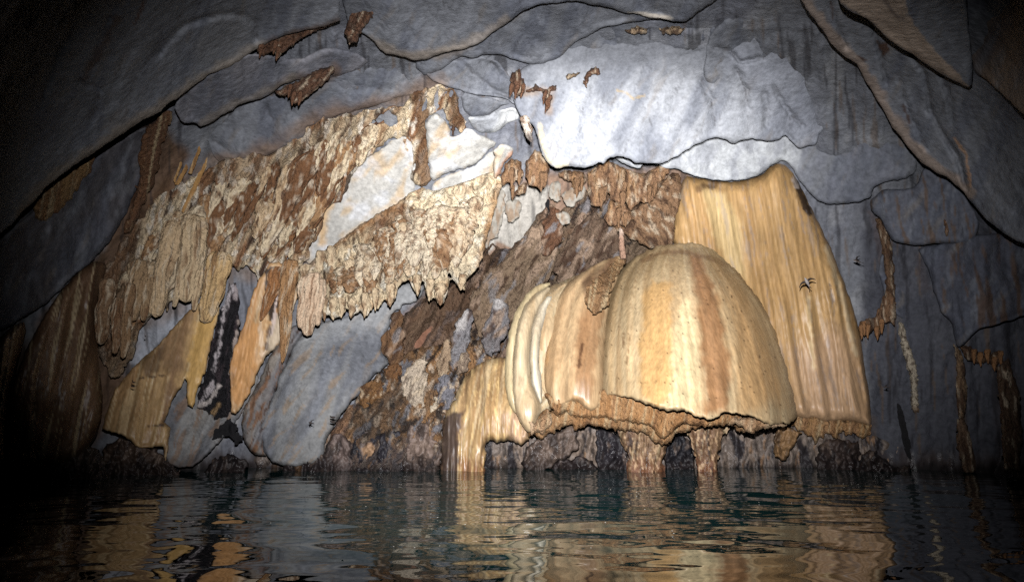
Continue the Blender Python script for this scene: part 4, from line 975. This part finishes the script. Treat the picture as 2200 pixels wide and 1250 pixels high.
flow("dome_lobe", [(1180, 700), (1188, 650), (1204, 622), (1232, 596), (1262, 578), (1290, 562), (1330, 548), (1346, 556), (1330, 590), (1310, 640), (1300, 720), (1296, 860), (1290, 872), (1282, 880), (1268, 884), (1254, 874), (1244, 862), (1228, 860), (1212, 866), (1200, 872), (1188, 868), (1174, 846), (1164, 820), (1166, 760)],
     None, [(1340, 550, 14.6), (1230, 600, 14.2), (1230, 860, 13.5)], base=(202, 168, 124), a=(176, 136, 92), b=(140, 102, 68), row=(.9, 110), prof=[(540, 1300, 1360), (580, 1255, 1350), (620, 1205, 1345), (660, 1186, 1340), (720, 1170, 1340), (800, 1163, 1340), (900, 1163, 1340)], seed=171, geo=FOLD,
     pnt=[('p', [(1238, 700), (1262, 640), (1290, 600), (1300, 640), (1290, 720), (1270, 860), (1240, 860)], (150, 108, 70), 8, 10, .75), ('p', [(1254, 600), (1310, 556), (1330, 560), (1310, 620), (1290, 640), (1260, 640)], (104, 74, 52), 8, 12, .85), ('l', [(1250, 740), (1244, 790)], 3, (80, 50, 32), 2, 4, .8), ('l', [(1172, 680), (1170, 780)], 8, (214, 160, 100), 5, 5, .7)], **lobeA)
flow("dome_lobe", [(1176, 640), (1160, 690), (1154, 740), (1150, 800), (1156, 840), (1168, 850), (1190, 872), (1208, 860), (1200, 800), (1196, 720), (1204, 640), (1220, 606), (1196, 616)], None, [(1210, 600, 14.2), (1190, 870, 13.3), (1150, 740, 13.6)], base=(204, 174, 132), a=(184, 146, 102), seed=172, row=(.6, 60), geo=FOLD, **lobeA)
flow("drape_fold", [(1160, 652), (1144, 690), (1136, 760), (1140, 820), (1152, 850), (1164, 872), (1166, 830), (1158, 780), (1160, 720), (1172, 680), (1188, 636), (1176, 636)], None, [(1186, 636, 13.9), (1150, 850, 13.05), (1150, 750, 13.2)], base=(222, 210, 186), a=(208, 184, 146), b=(190, 160, 116), seed=173, row=(.35, 40), geo=FOLD, **lobeA)
flow("drape_fold", [(1186, 612), (1150, 630), (1126, 656), (1110, 700), (1102, 760), (1100, 830), (1106, 880), (1120, 912), (1138, 932), (1152, 908), (1164, 880), (1160, 850), (1144, 820), (1140, 760), (1150, 690), (1176, 640)], None, [(1186, 612, 14.2), (1130, 920, 13.05), (1100, 760, 13.4)], base=(208, 186, 150), a=(192, 158, 112), b=(170, 134, 88), seed=174, row=(.5, 60), geo=FOLD, **lobeA)
flow("drape_fold", [(1190, 606), (1150, 612), (1124, 640), (1102, 680), (1090, 730), (1084, 790), (1084, 830), (1094, 870), (1108, 890), (1118, 880), (1110, 830), (1112, 750), (1126, 680), (1150, 636)], None, [(1190, 606, 14.4), (1100, 870, 13.3), (1090, 760, 13.6)], base=(204, 184, 142), a=(176, 150, 108), b=(150, 126, 92), seed=175, row=(.45, 50), geo=FOLD, **lobeA)
flow("dome_shoulder", [(1290, 580), (1240, 590), (1190, 612), (1150, 630), (1120, 660), (1100, 700), (1090, 760), (1090, 850), (1110, 890), (1130, 920), (1150, 905), (1180, 880), (1240, 870), (1290, 870), (1310, 720)], None, [(1290, 580, 14.6), (1130, 920, 13.75), (1090, 760, 14.0), (1290, 870, 13.6)], base=(200, 176, 136), a=(180, 146, 104), seed=177, row=(.45, 90), geo=FOLD, pnt=NUF, **lobeA)
# dark lumpy seam between the two lobes
flow("seam_crust", [(1256, 640), (1270, 606), (1300, 580), (1332, 550), (1346, 554), (1330, 580), (1316, 606), (1310, 634), (1304, 660), (1280, 676), (1262, 664)], None, [(1256, 650, 12.75), (1340, 552, 14.2), (1300, 660, 12.7)], base=(150, 114, 78), a=(104, 74, 50), b=(176, 140, 98), seed=176, parent=dome, step=2.5, jag=(7, 12), roll=(5, .12), thick=.7, mat=M_CRUST, geo=[('b', 26, 18, 120, .10, 1), ('f', 9, 7, 90, .03, 2)])
# frills under the dome
HEMG = [('b', 46, 13, 88, .07, 1), ('f', 14, 8, 92, .03, 2), ('r', 60, 10, 90, .03, 4)]
def hem(poly, Y, seed, base=(186, 140, 94)):
    return flow("frill", poly, None, Y, base=base, a=(160, 114, 70), b=(124, 90, 64), seed=seed, roll=(12, .25), thick=.8, jag=(6, 9, 18), parent=dome, mat=M_CRUST, step=2.5, geo=HEMG, rnd=0, wetz=.2)
hem([(1170, 846), (1300, 836), (1400, 850), (1540, 880), (1700, 890), (1690, 915), (1650, 918), (1600, 908), (1560, 912), (1520, 916), (1470, 908), (1450, 920), (1432, 940), (1424, 944), (1412, 934), (1398, 914), (1370, 908), (1344, 904), (1320, 906), (1300, 896), (1262, 898), (1232, 894), (1214, 884), (1198, 894), (1180, 872)], [(1180, 880, 12.9), (1500, 900, 12.0), (1700, 905, 13.1)], 180)
hem([(1120, 890), (1136, 930), (1150, 905), (1172, 876), (1200, 890), (1224, 872), (1250, 880), (1300, 888), (1360, 900), (1400, 910), (1436, 930), (1470, 905), (1560, 905), (1600, 905), (1604, 924), (1596, 930), (1574, 912), (1548, 914), (1520, 912), (1496, 920), (1476, 926), (1452, 932), (1440, 950), (1424, 956), (1404, 946), (1388, 930), (1350, 926), (1310, 920), (1268, 912), (1252, 918), (1234, 922), (1226, 912), (1208, 916), (1190, 928), (1176, 932), (1162, 946), (1150, 934), (1136, 938)], [(1150, 920, 13.3), (1500, 920, 12.5), (1600, 915, 13.0)], 181, (172, 132, 92))
hem([(1128, 892), (1150, 906), (1178, 880), (1190, 900), (1176, 920), (1162, 940), (1154, 928), (1142, 934)], 12.9, 182, (222, 190, 156))
hem([(1560, 896), (1620, 896), (1690, 914), (1640, 920), (1612, 932), (1600, 928), (1588, 914), (1566, 910)], 12.2, 183, (200, 168, 134))
# the two feet of the dome that reach the water
def column(poly, label, seed):
    o = flow("flowstone_column", poly, label, 13.7, base=(132, 104, 78), a=(110, 80, 58), b=(84, 62, 50), row=(.55, 60), seed=seed, roll=None, thick=.8, jag=(7, 12, 26), mat=M_WET, step=2.5, geo=[('r', 90, 14, 90, .08, 1), ('f', 24, 7, 92, .05, 2)], wetz=.9, cat="flowstone column",
             pnt=[('y', 970, 1010, (122, 76, 52), 14, .7), ('n', (40, 34, 36), 60, 9, 92, .3, .1, .7, 6), ('n', (222, 186, 146), 20, 6, 92, .3, .12, .7, 8)])
    return o
column([(1322, 912), (1440, 918), (1446, 936), (1432, 956), (1426, 980), (1426, 1050), (1348, 1050), (1350, 990), (1342, 962), (1330, 940)], "broad rusty flowstone column standing in the water under the dome", 190)
column([(1468, 906), (1570, 908), (1566, 924), (1550, 944), (1544, 976), (1536, 1050), (1498, 1050), (1494, 985), (1488, 956), (1476, 934)], "slimmer rusty flowstone column right of the broad one", 191)

# apron of flowstone left of the dome
apron = tag(bpy.data.objects.new("flowstone_apron", None), "low honey flowstone apron with a wet fringed foot left of the dome", "flowstone")
COL.objects.link(apron)
flow("apron_body", [(1096, 768), (1060, 768), (1034, 778), (1010, 796), (992, 820), (980, 846), (966, 868), (954, 896), (948, 930), (946, 990), (946, 1040), (1010, 1040), (1038, 1040), (1042, 1000), (1044, 950), (1056, 944), (1072, 952), (1082, 946), (1092, 944), (1106, 950), (1124, 958), (1140, 936), (1128, 900), (1104, 870), (1094, 820)],
     None, [(1096, 768, 14.4), (980, 846, 14.3), (952, 960, 14.0), (1020, 1030, 13.6), (1130, 940, 13.6), (1040, 870, 13.7)], base=(196, 162, 112), a=(172, 132, 84), b=(144, 108, 70), seed=200, roll=(18, .3), thick=1.0, jag=(4, 9, 20), parent=apron, step=2.5, wetz=.6,
     geo=[('f', 260, 26, 95, .12, 1), ('r', 220, 13, 93, .06, 2), ('f', 60, 30, 90, .03, 3)], pnt=[('y', 975, 1008, (150, 92, 54), 10, .7), ('p', [(940, 900), (1000, 880), (984, 960), (985, 1040), (930, 1040)], (120, 92, 74), 6, 8, .7), ('p', [(1080, 890), (1110, 880), (1140, 930), (1110, 960), (1090, 940)], (220, 180, 146), 8, 8, .7), ('n', (232, 196, 132), 60, 6, 95, .32, .1, .7, 9), ('p', [(930, 920), (960, 890), (996, 884), (982, 940), (986, 1040), (930, 1040)], (78, 64, 58), 5, 9, .92), ('n', (120, 92, 66), 200, 14, 95, .2, .1, .5, 12)])
# thin stalagmite on the dome's shoulder
o = cone("stalagmite", (1340, 556), (1333, 488), 15, 13.9, M_CRUST, (176, 140, 118), (196, 176, 160), seed=401, flute=.2, knob=.35, p=.22)
tag(o, "thin pinkish stalagmite standing on the dome's left shoulder", "stalagmite")
o = cone("stalactite", (1126, 252), (1142, 306), 26, 12.2, M_CRUST, (214, 200, 184), DARK, seed=402, flute=.35, knob=.4, p=.45, pnt=[('n', BROWN, 30, 7, 75, .2, .15, .8, 2)])
tag(o, "stubby white and brown stalactite hanging left of the bright overhang", "stalactite")

# ---- brown growths stuck to the ceiling
TUFT = [([(1096, 170), (1100, 156), (1112, 152), (1116, 146), (1120, 158), (1126, 174), (1128, 198), (1122, 206), (1110, 208), (1104, 196), (1098, 204), (1096, 190)], "thick dark brown ceiling growth left end of the overhang's top", 11.75),
        ([(1124, 198), (1144, 188), (1150, 178), (1158, 188), (1172, 192), (1186, 182), (1200, 184), (1196, 192), (1182, 198), (1180, 230), (1174, 238), (1170, 220), (1172, 204), (1160, 196), (1140, 198)], "branching brown growth with a hanging drip on the bright overhang", 11.9),
        ([(1210, 164), (1232, 156), (1246, 156), (1236, 166), (1220, 172)], "small tan crust patch between two brown growths", 11.55),
        ([(1266, 150), (1280, 142), (1290, 152), (1286, 162), (1272, 160), (1264, 172), (1260, 188), (1254, 178), (1258, 162)], "hooked brown growth with a pale knob on the ceiling", 11.5),
        ([(590, 196), (622, 182), (644, 172), (664, 160), (690, 146), (716, 142), (722, 150), (700, 176), (670, 200), (644, 222), (630, 222), (622, 206), (600, 206)], "large brown flaky growth hanging on the second left slab", 10.7),
        ([(545, 98), (580, 82), (620, 72), (640, 56), (700, 46), (720, 52), (680, 66), (650, 82), (620, 104), (596, 126), (590, 112), (560, 120)], "long brown flaky growth at the end of the big left slab", 9.35),
        ([(760, 10), (790, 0), (810, 10), (800, 40), (780, 60), (768, 90), (752, 96), (740, 70), (748, 40)], "dark umber patch in the ceiling corner above the small slabs", 9.0),
        ([(1342, 66), (1370, 56), (1392, 62), (1390, 72), (1360, 74)], "tan pitted ceiling crust, left of the two", 10.5),
        ([(1416, 62), (1450, 56), (1470, 62), (1462, 74), (1426, 74)], "tan pitted ceiling crust, right of the two", 10.4),
        ([(960, 230), (984, 190), (994, 212), (1002, 250), (1000, 276), (986, 262), (974, 290), (966, 270)], "brown ragged crust beside the fan of small ceiling slabs", 13.6)]
for i, (pl, lb, yy) in enumerate(TUFT):
    tan = i in (2, 7, 8)
    o = relief("ceiling_growth", pl, yy, M_CRUST, (170, 146, 118) if tan else (110, 78, 58), [('n', CREAM, 30, 9, 130 if i in (4, 5) else 95, .3, .14, .7, 1), ('n', UMBER, 26, 8, 130 if i in (4, 5) else 95, .1, .16, .85, 2)],
               [('b', 30, 13, 130 if i in (4, 5) else 95, .12, 1), ('f', 9, 6, 90, .04, 2)], step=2.5, jag=(4, 8), roll=(8, .18), thick=.9, seed=210 + i, rnd=0)
    tag(o, lb, "mineral growth")
    if i in (0, 1, 4, 5):
        for j, (bx, by) in enumerate(sorted(pl, key=lambda p: -p[1])[:3]):
            cone("tip", (bx + 3, by - 24), (bx - 3, by + 6), 13, yy - .12, M_CRUST, (104, 72, 52), seed=420 + i * 5 + j, parent=o, flute=.3, knob=.4, p=.6, nseg=10, nring=9)

# ---- right side: fringes, drip trail, crack
RF = [([(1846, 690), (1880, 680), (1896, 640), (1906, 620), (1924, 640), (1926, 680), (1922, 700), (1912, 692), (1900, 694), (1894, 712), (1884, 726), (1876, 708), (1864, 722), (1856, 716), (1850, 724)], "brown ragged stalactite fringe on the grey wall right of the flowstone curtain", 14.0, (128, 96, 70)),
      ([(2060, 744), (2082, 742), (2110, 764), (2130, 760), (2150, 748), (2164, 760), (2150, 780), (2136, 792), (2122, 776), (2106, 782), (2092, 776), (2078, 772)], "dim brown stalactite fringe at the far right under the dark slab", 12.9, (104, 78, 56)),
      ([(1880, 470), (1896, 470), (1912, 500), (1920, 560), (1924, 640), (1914, 650), (1904, 640), (1900, 560), (1890, 510)], "narrow brown drip stripe between two grey wall slabs", 14.2, (112, 86, 64)),
      ([(2010, 400), (2030, 420), (2040, 470), (2044, 500), (2032, 510), (2022, 470), (2012, 440)], "pale edged brown drip stripe on the upper right slab", 12.7, (140, 108, 84)),
      ([(2050, 740), (2064, 752), (2074, 800), (2078, 860), (2070, 896), (2060, 900), (2054, 860), (2056, 800)], "tan ribbon of flowstone curling down the right wall", 13.0, (132, 106, 80)),
      ([(2056, 900), (2070, 896), (2084, 930), (2094, 980), (2096, 1015), (2070, 1015), (2056, 960)], "tan foot of the ribbon near the dark water", 13.0, (112, 88, 68)),
      ([(2140, 790), (2166, 770), (2190, 840), (2196, 930), (2190, 1010), (2156, 1010), (2150, 900)], "very dim brown drip wall at the right margin", 11.6, (84, 64, 48))]
for i, (pl, lb, yy, cc) in enumerate(RF):
    o = relief("dripstone", pl, yy, M_CRUST, cc, [('n', CREAM, 50, 8, 84, .3, .14, .6, 1), ('n', UMBER, 60, 9, 84, .15, .16, .8, 2)], [('b', 70, 14, 84, .08, 1), ('f', 14, 7, 90, .03, 2)], step=2.5, jag=(4, 8, 16), roll=(9, .15), thick=.9, seed=230 + i, rnd=0)
    tag(o, lb, "dripstone")
    if i < 2:
        for j, (bx, by) in enumerate(sorted(pl, key=lambda p: -p[1])[:5]):
            cone("tip", (bx, by - 26), (bx + 1, by + 6), 12, yy - .12, M_CRUST, (150, 108, 72), seed=450 + i * 7 + j, parent=o, flute=.3, knob=.3, p=.6, nseg=10, nring=9)
o = relief("calcite_trail", [(1928, 690), (1940, 694), (1948, 730), (1962, 760), (1972, 800), (1970, 830), (1974, 870), (1976, 884), (1964, 888), (1956, 870), (1958, 820), (1946, 780), (1936, 740)], None, M_CRUST, (200, 186, 164), [('n', UMBER, 12, 8, 90, .25, .14, .8, 1), ('y', 860, 886, (130, 100, 74), 8, .7)],
           [('b', 14, 10, 90, .08, 1), ('f', 7, 6, 90, .03, 2)], step=2.5, jag=(4, 8), roll=(7, .12), thick=.4, seed=240, off=.22)
tag(o, "pale lumpy calcite trail running down the dark right wall", "calcite trail")
o = relief("crack_shade", [(1926, 864), (1934, 870), (1942, 890), (1950, 930), (1962, 975), (1960, 986), (1950, 984), (1944, 970), (1936, 930), (1928, 890)], None, M_WALL, BLACK, [], [('f', 20, 8, 80, .03, 1)], step=2.5, jag=(2, 10), roll=None, thick=.2, seed=241, off=.12)  # black sheet ahead of the wall imitates shade inside the crack
tag(o, "painted black shade of the long crack in the right wall above the waterline", "crack")
# ---- the undercut rock behind the boulders
o = relief("undercut_wall", [(540, 975), (620, 960), (700, 930), (780, 900), (900, 890), (960, 900), (1060, 930), (1200, 890), (1400, 880), (1700, 900), (1860, 930), (1960, 960), (2040, 990), (2040, 1070), (540, 1070)], 14.75, M_WET, (128, 116, 108),
           [('n', (140, 122, 108), 90, 40, 95, .15, .2, .8, 1), ('n', (40, 38, 44), 120, 30, 92, .2, .06, .9, 2), ('n', (150, 116, 86), 60, 14, 95, .42, .08, .8, 3), ('n', (30, 26, 28), 40, 6, 92, .4, .08, .7, 5), ('y', 985, 1010, (34, 26, 26), 12, .85)],
           [('f', 160, 60, 92, .35, 1), ('b', 80, 34, 95, .16, 2), ('r', 60, 14, 95, .08, 3), ('f', 18, 12, 90, .05, 4), ('f', 8, 6, 90, .02, 5)], step=3, jag=(6, 30), roll=(4, .1), thick=1.0, seed=259, wetz=1.2)
tag(o, kind='structure')
# ---- wet boulders along the waterline
BL = [([(752, 960), (762, 938), (790, 928), (862, 924), (868, 960), (866, 1060), (746, 1060)], (48, 46, 52), "big blue black wet rock with a tan patch below the rubble", 13.8, [('p', [(776, 962), (798, 948), (806, 966), (792, 1006), (784, 990)], (176, 140, 108), 4, 6, .9)]),
      ([(864, 950), (880, 910), (910, 900), (938, 940), (946, 980), (944, 1060), (864, 1060)], (126, 108, 98), "pinkish grey wet boulder between the blue black rock and apron", 13.7, []),
      ([(1124, 966), (1160, 938), (1196, 926), (1226, 912), (1244, 930), (1242, 970), (1210, 985), (1180, 1000), (1170, 1060), (1120, 1060)], (112, 96, 86), "rounded brown grey boulder under the dome's left frill", 14.0, []),
      ([(1180, 1000), (1230, 978), (1280, 990), (1290, 1060), (1170, 1060)], (62, 52, 50), "low dark ledge awash below the rounded brown boulder", 14.3, []),
      ([(1280, 940), (1290, 918), (1312, 916), (1340, 945), (1352, 980), (1352, 1060), (1284, 1060)], (52, 48, 52), "blue black wet rock left of the broad column", 14.2, []),
      ([(1424, 960), (1440, 936), (1466, 928), (1484, 950), (1494, 1000), (1496, 1060), (1426, 1060)], (34, 33, 38), "black wet rock between the two rusty columns", 14.3, []),
      ([(1658, 940), (1676, 912), (1704, 916), (1722, 930), (1706, 960), (1690, 985), (1674, 985), (1660, 970)], (150, 116, 80), "tan hanging rock lump below the right end of the dome", 13.9, []),
      ([(1752, 966), (1780, 946), (1820, 942), (1846, 952), (1852, 1000), (1850, 1060), (1756, 1060)], (70, 58, 54), "brown black wet rock at the curtain's right foot", 14.1, []),
      ([(1846, 980), (1870, 960), (1900, 985), (1930, 1000), (1960, 1004), (1964, 1060), (1840, 1060)], (46, 38, 36), "low dark rocks in front of the black crack", 13.6, []),
      ([(700, 950), (724, 930), (752, 940), (760, 980), (752, 1060), (690, 1060), (690, 990)], (116, 100, 94), "pinkish grey wet boulder left of the blue black rock", 13.8, []),
      ([(620, 984), (660, 970), (700, 965), (712, 1000), (706, 1060), (600, 1060), (606, 1000)], (58, 50, 50), "dark wet ledge under the smooth grey boulder", 13.7, [('l', [(640, 975), (642, 1010)], 5, (150, 110, 66), 3, 5, .8)]),
      ([(440, 1000), (480, 975), (530, 980), (540, 1060), (430, 1060)], (50, 43, 42), "dark low rock under the folded grey foot", 13.3, []),
      ([(224, 960), (250, 936), (290, 952), (330, 964), (380, 1000), (390, 1060), (210, 1060)], (84, 68, 58), "dim brown rock shelf below the tan fan", 12.7, []),
      ([(80, 1000), (120, 960), (170, 950), (220, 962), (240, 1060), (60, 1060)], (80, 68, 60), "dim grey brown rocks at the left waterline", 12.0, [])]
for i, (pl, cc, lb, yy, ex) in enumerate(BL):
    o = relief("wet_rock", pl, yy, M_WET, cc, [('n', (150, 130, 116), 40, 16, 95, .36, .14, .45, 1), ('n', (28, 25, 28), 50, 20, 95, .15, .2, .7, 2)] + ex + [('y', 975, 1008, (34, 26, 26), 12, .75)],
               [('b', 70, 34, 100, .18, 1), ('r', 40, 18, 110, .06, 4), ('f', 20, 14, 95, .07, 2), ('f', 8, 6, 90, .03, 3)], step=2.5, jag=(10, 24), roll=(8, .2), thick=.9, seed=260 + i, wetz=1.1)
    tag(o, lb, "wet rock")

# ---- swiftlets in flight
bird_m = bpy.data.materials.new("swiftlet_feathers")
bird_m.use_nodes = True
_b = bird_m.node_tree.nodes["Principled BSDF"]
_a = bird_m.node_tree.nodes.new("ShaderNodeAttribute")
_a.attribute_name = "mineral"
bird_m.node_tree.links.new(_a.outputs['Color'], _b.inputs['Base Color'])
_b.inputs['Roughness'].default_value = 0.7


def bird(px, py, Y, span, yaw, pitch, roll_, label, flap=0.25, pale=True):
    """one skin: fusiform body, forked tail, two sickle wings; heading along +y before turning"""
    L = span * 0.5
    nr, ns = 13, 10
    t = np.linspace(0, 1, nr)
    rad = np.array([.004, .035, .055, .062, .075, .082, .084, .078, .066, .050, .036, .026, .012]) * L * 2.2
    yy = (0.5 - t) * L * 1.25
    V, Q, T, C = [], [], [], []
    for i in range(nr):
        for j in range(ns):
            a = 2 * math.pi * j / ns
            V.append((rad[i] * math.cos(a), yy[i], rad[i] * math.sin(a) * (0.85 if i < 9 else 0.45)))
            C.append((150, 142, 138) if (math.sin(a) < 0.2 and pale) else (58, 48, 44))
    for i in range(nr - 1):
        for j in range(ns):
            k = (j + 1) % ns
            Q.append((i * ns + j, i * ns + k, (i + 1) * ns + k, (i + 1) * ns + j))
    def sheet(pts_f, pts_b, col, th):
        """closed thin lens from front and back edge points"""
        n0 = len(V)
        n = len(pts_f)
        for (fx, fy, fz), (bx, by, bz) in zip(pts_f, pts_b):
            mx, my, mz = (fx + bx) / 2, (fy + by) / 2, (fz + bz) / 2
            c = math.hypot(fx - bx, fy - by)
            V.extend([(fx, fy, fz), (mx, my, mz + th * c), (bx, by, bz), (mx, my, mz - th * c * .4)])
            C.extend([col] * 4)
        for i in range(n - 1):
            for j in range(4):
                k = (j + 1) % 4
                Q.append((n0 + i * 4 + j, n0 + i * 4 + k, n0 + (i + 1) * 4 + k, n0 + (i + 1) * 4 + j))
    for s in (-1, 1):
        u = np.linspace(0, 1, 9)
        fx = s * span * .5 * (0.06 + 0.94 * u)
        fy = L * (.22 + .14 * np.sin(u * 2.2) - .62 * u ** 2.4)
        ch = L * .30 * (1 - u) ** .55 * (1 - .15 * u) + .004
        fz = flap * span * .5 * np.sin(u * 1.5)
        sheet(list(zip(fx, fy, fz)), list(zip(fx - s * .01 * u, fy - ch, fz - .01 * span)), (50, 42, 40), .08)
        v = np.linspace(0, 1, 5)
        sheet(list(zip(s * L * .03 + s * L * .13 * v, -L * .5 - L * .35 * v, 0 * v)), list(zip(0 * v + s * .002 + s * L * .05 * v, -L * .5 - L * (.08 + .30 * v), 0 * v)), (52, 44, 42), .06)
    o = make_mesh("swiftlet", V, Q, bird_m, lin(np.array(C, float)))
    o.location = at(px, py, Y)
    o.rotation_euler = (math.radians(pitch), math.radians(roll_), math.radians(yaw))
    return tag(o, label, "bird", "swiftlets flying in the cave")


bird(1734, 606, 12.6, .40, 160, 60, 25, "larger swiftlet with pale belly flying before the ochre curtain", .2)
bird(1842, 561, 13.4, .36, 60, 35, -50, "swiftlet flying before the blue grey right wall", .3)
bird(312, 722, 12.2, .15, 30, 20, 30, "tiny dark swiftlet against the pale wall on the left", .5, False)
bird(288, 821, 11.6, .18, 80, 10, 20, "upper of two tiny swiftlets over the tan fan", .2, False)
bird(286, 830, 11.6, .18, 80, 10, 10, "lower of two tiny swiftlets over the tan fan", .2, False)
bird(668, 908, 12.6, .18, 140, 30, 40, "lone tiny swiftlet over the smooth grey boulder", .3, False)
bird(716, 896, 12.9, .30, 70, 5, 8, "upper of two swiftlets at the boulder's right edge", .1, False)
bird(716, 906, 12.9, .30, 70, 5, 8, "lower of two swiftlets at the boulder's right edge", .1, False)
bird(1904, 831, 13.3, .2, 70, 10, 20, "tiny dark swiftlet low over the dark right wall", .3, False)

# ---- flecks of foam and dust drifting on the river
fr = random.Random(5)
V, Q, C = [], [], []
for k in range(110):
    x, y = fr.uniform(-5.5, 6.5), fr.uniform(4.6, 11.0)
    r_ = fr.uniform(.003, .007) * (y / 6)
    a0 = fr.uniform(0, 6)
    n0 = len(V)
    for lv, h in ((1, .022), (.5, .027)):
        for j in range(4):
            a = a0 + j * math.pi / 2
            V.append((x + r_ * lv * 1.6 * math.cos(a), y + r_ * lv * math.sin(a), h))
            C.append((190, 186, 176))
    for j in range(4):
        k2 = (j + 1) % 4
        Q.append((n0 + j, n0 + k2, n0 + 4 + k2, n0 + 4 + j))
    Q.append((n0 + 4, n0 + 5, n0 + 6, n0 + 7))
tag(make_mesh("floating_specks", V, Q, M_LIME, lin(np.array(C, float))), kind='stuff')
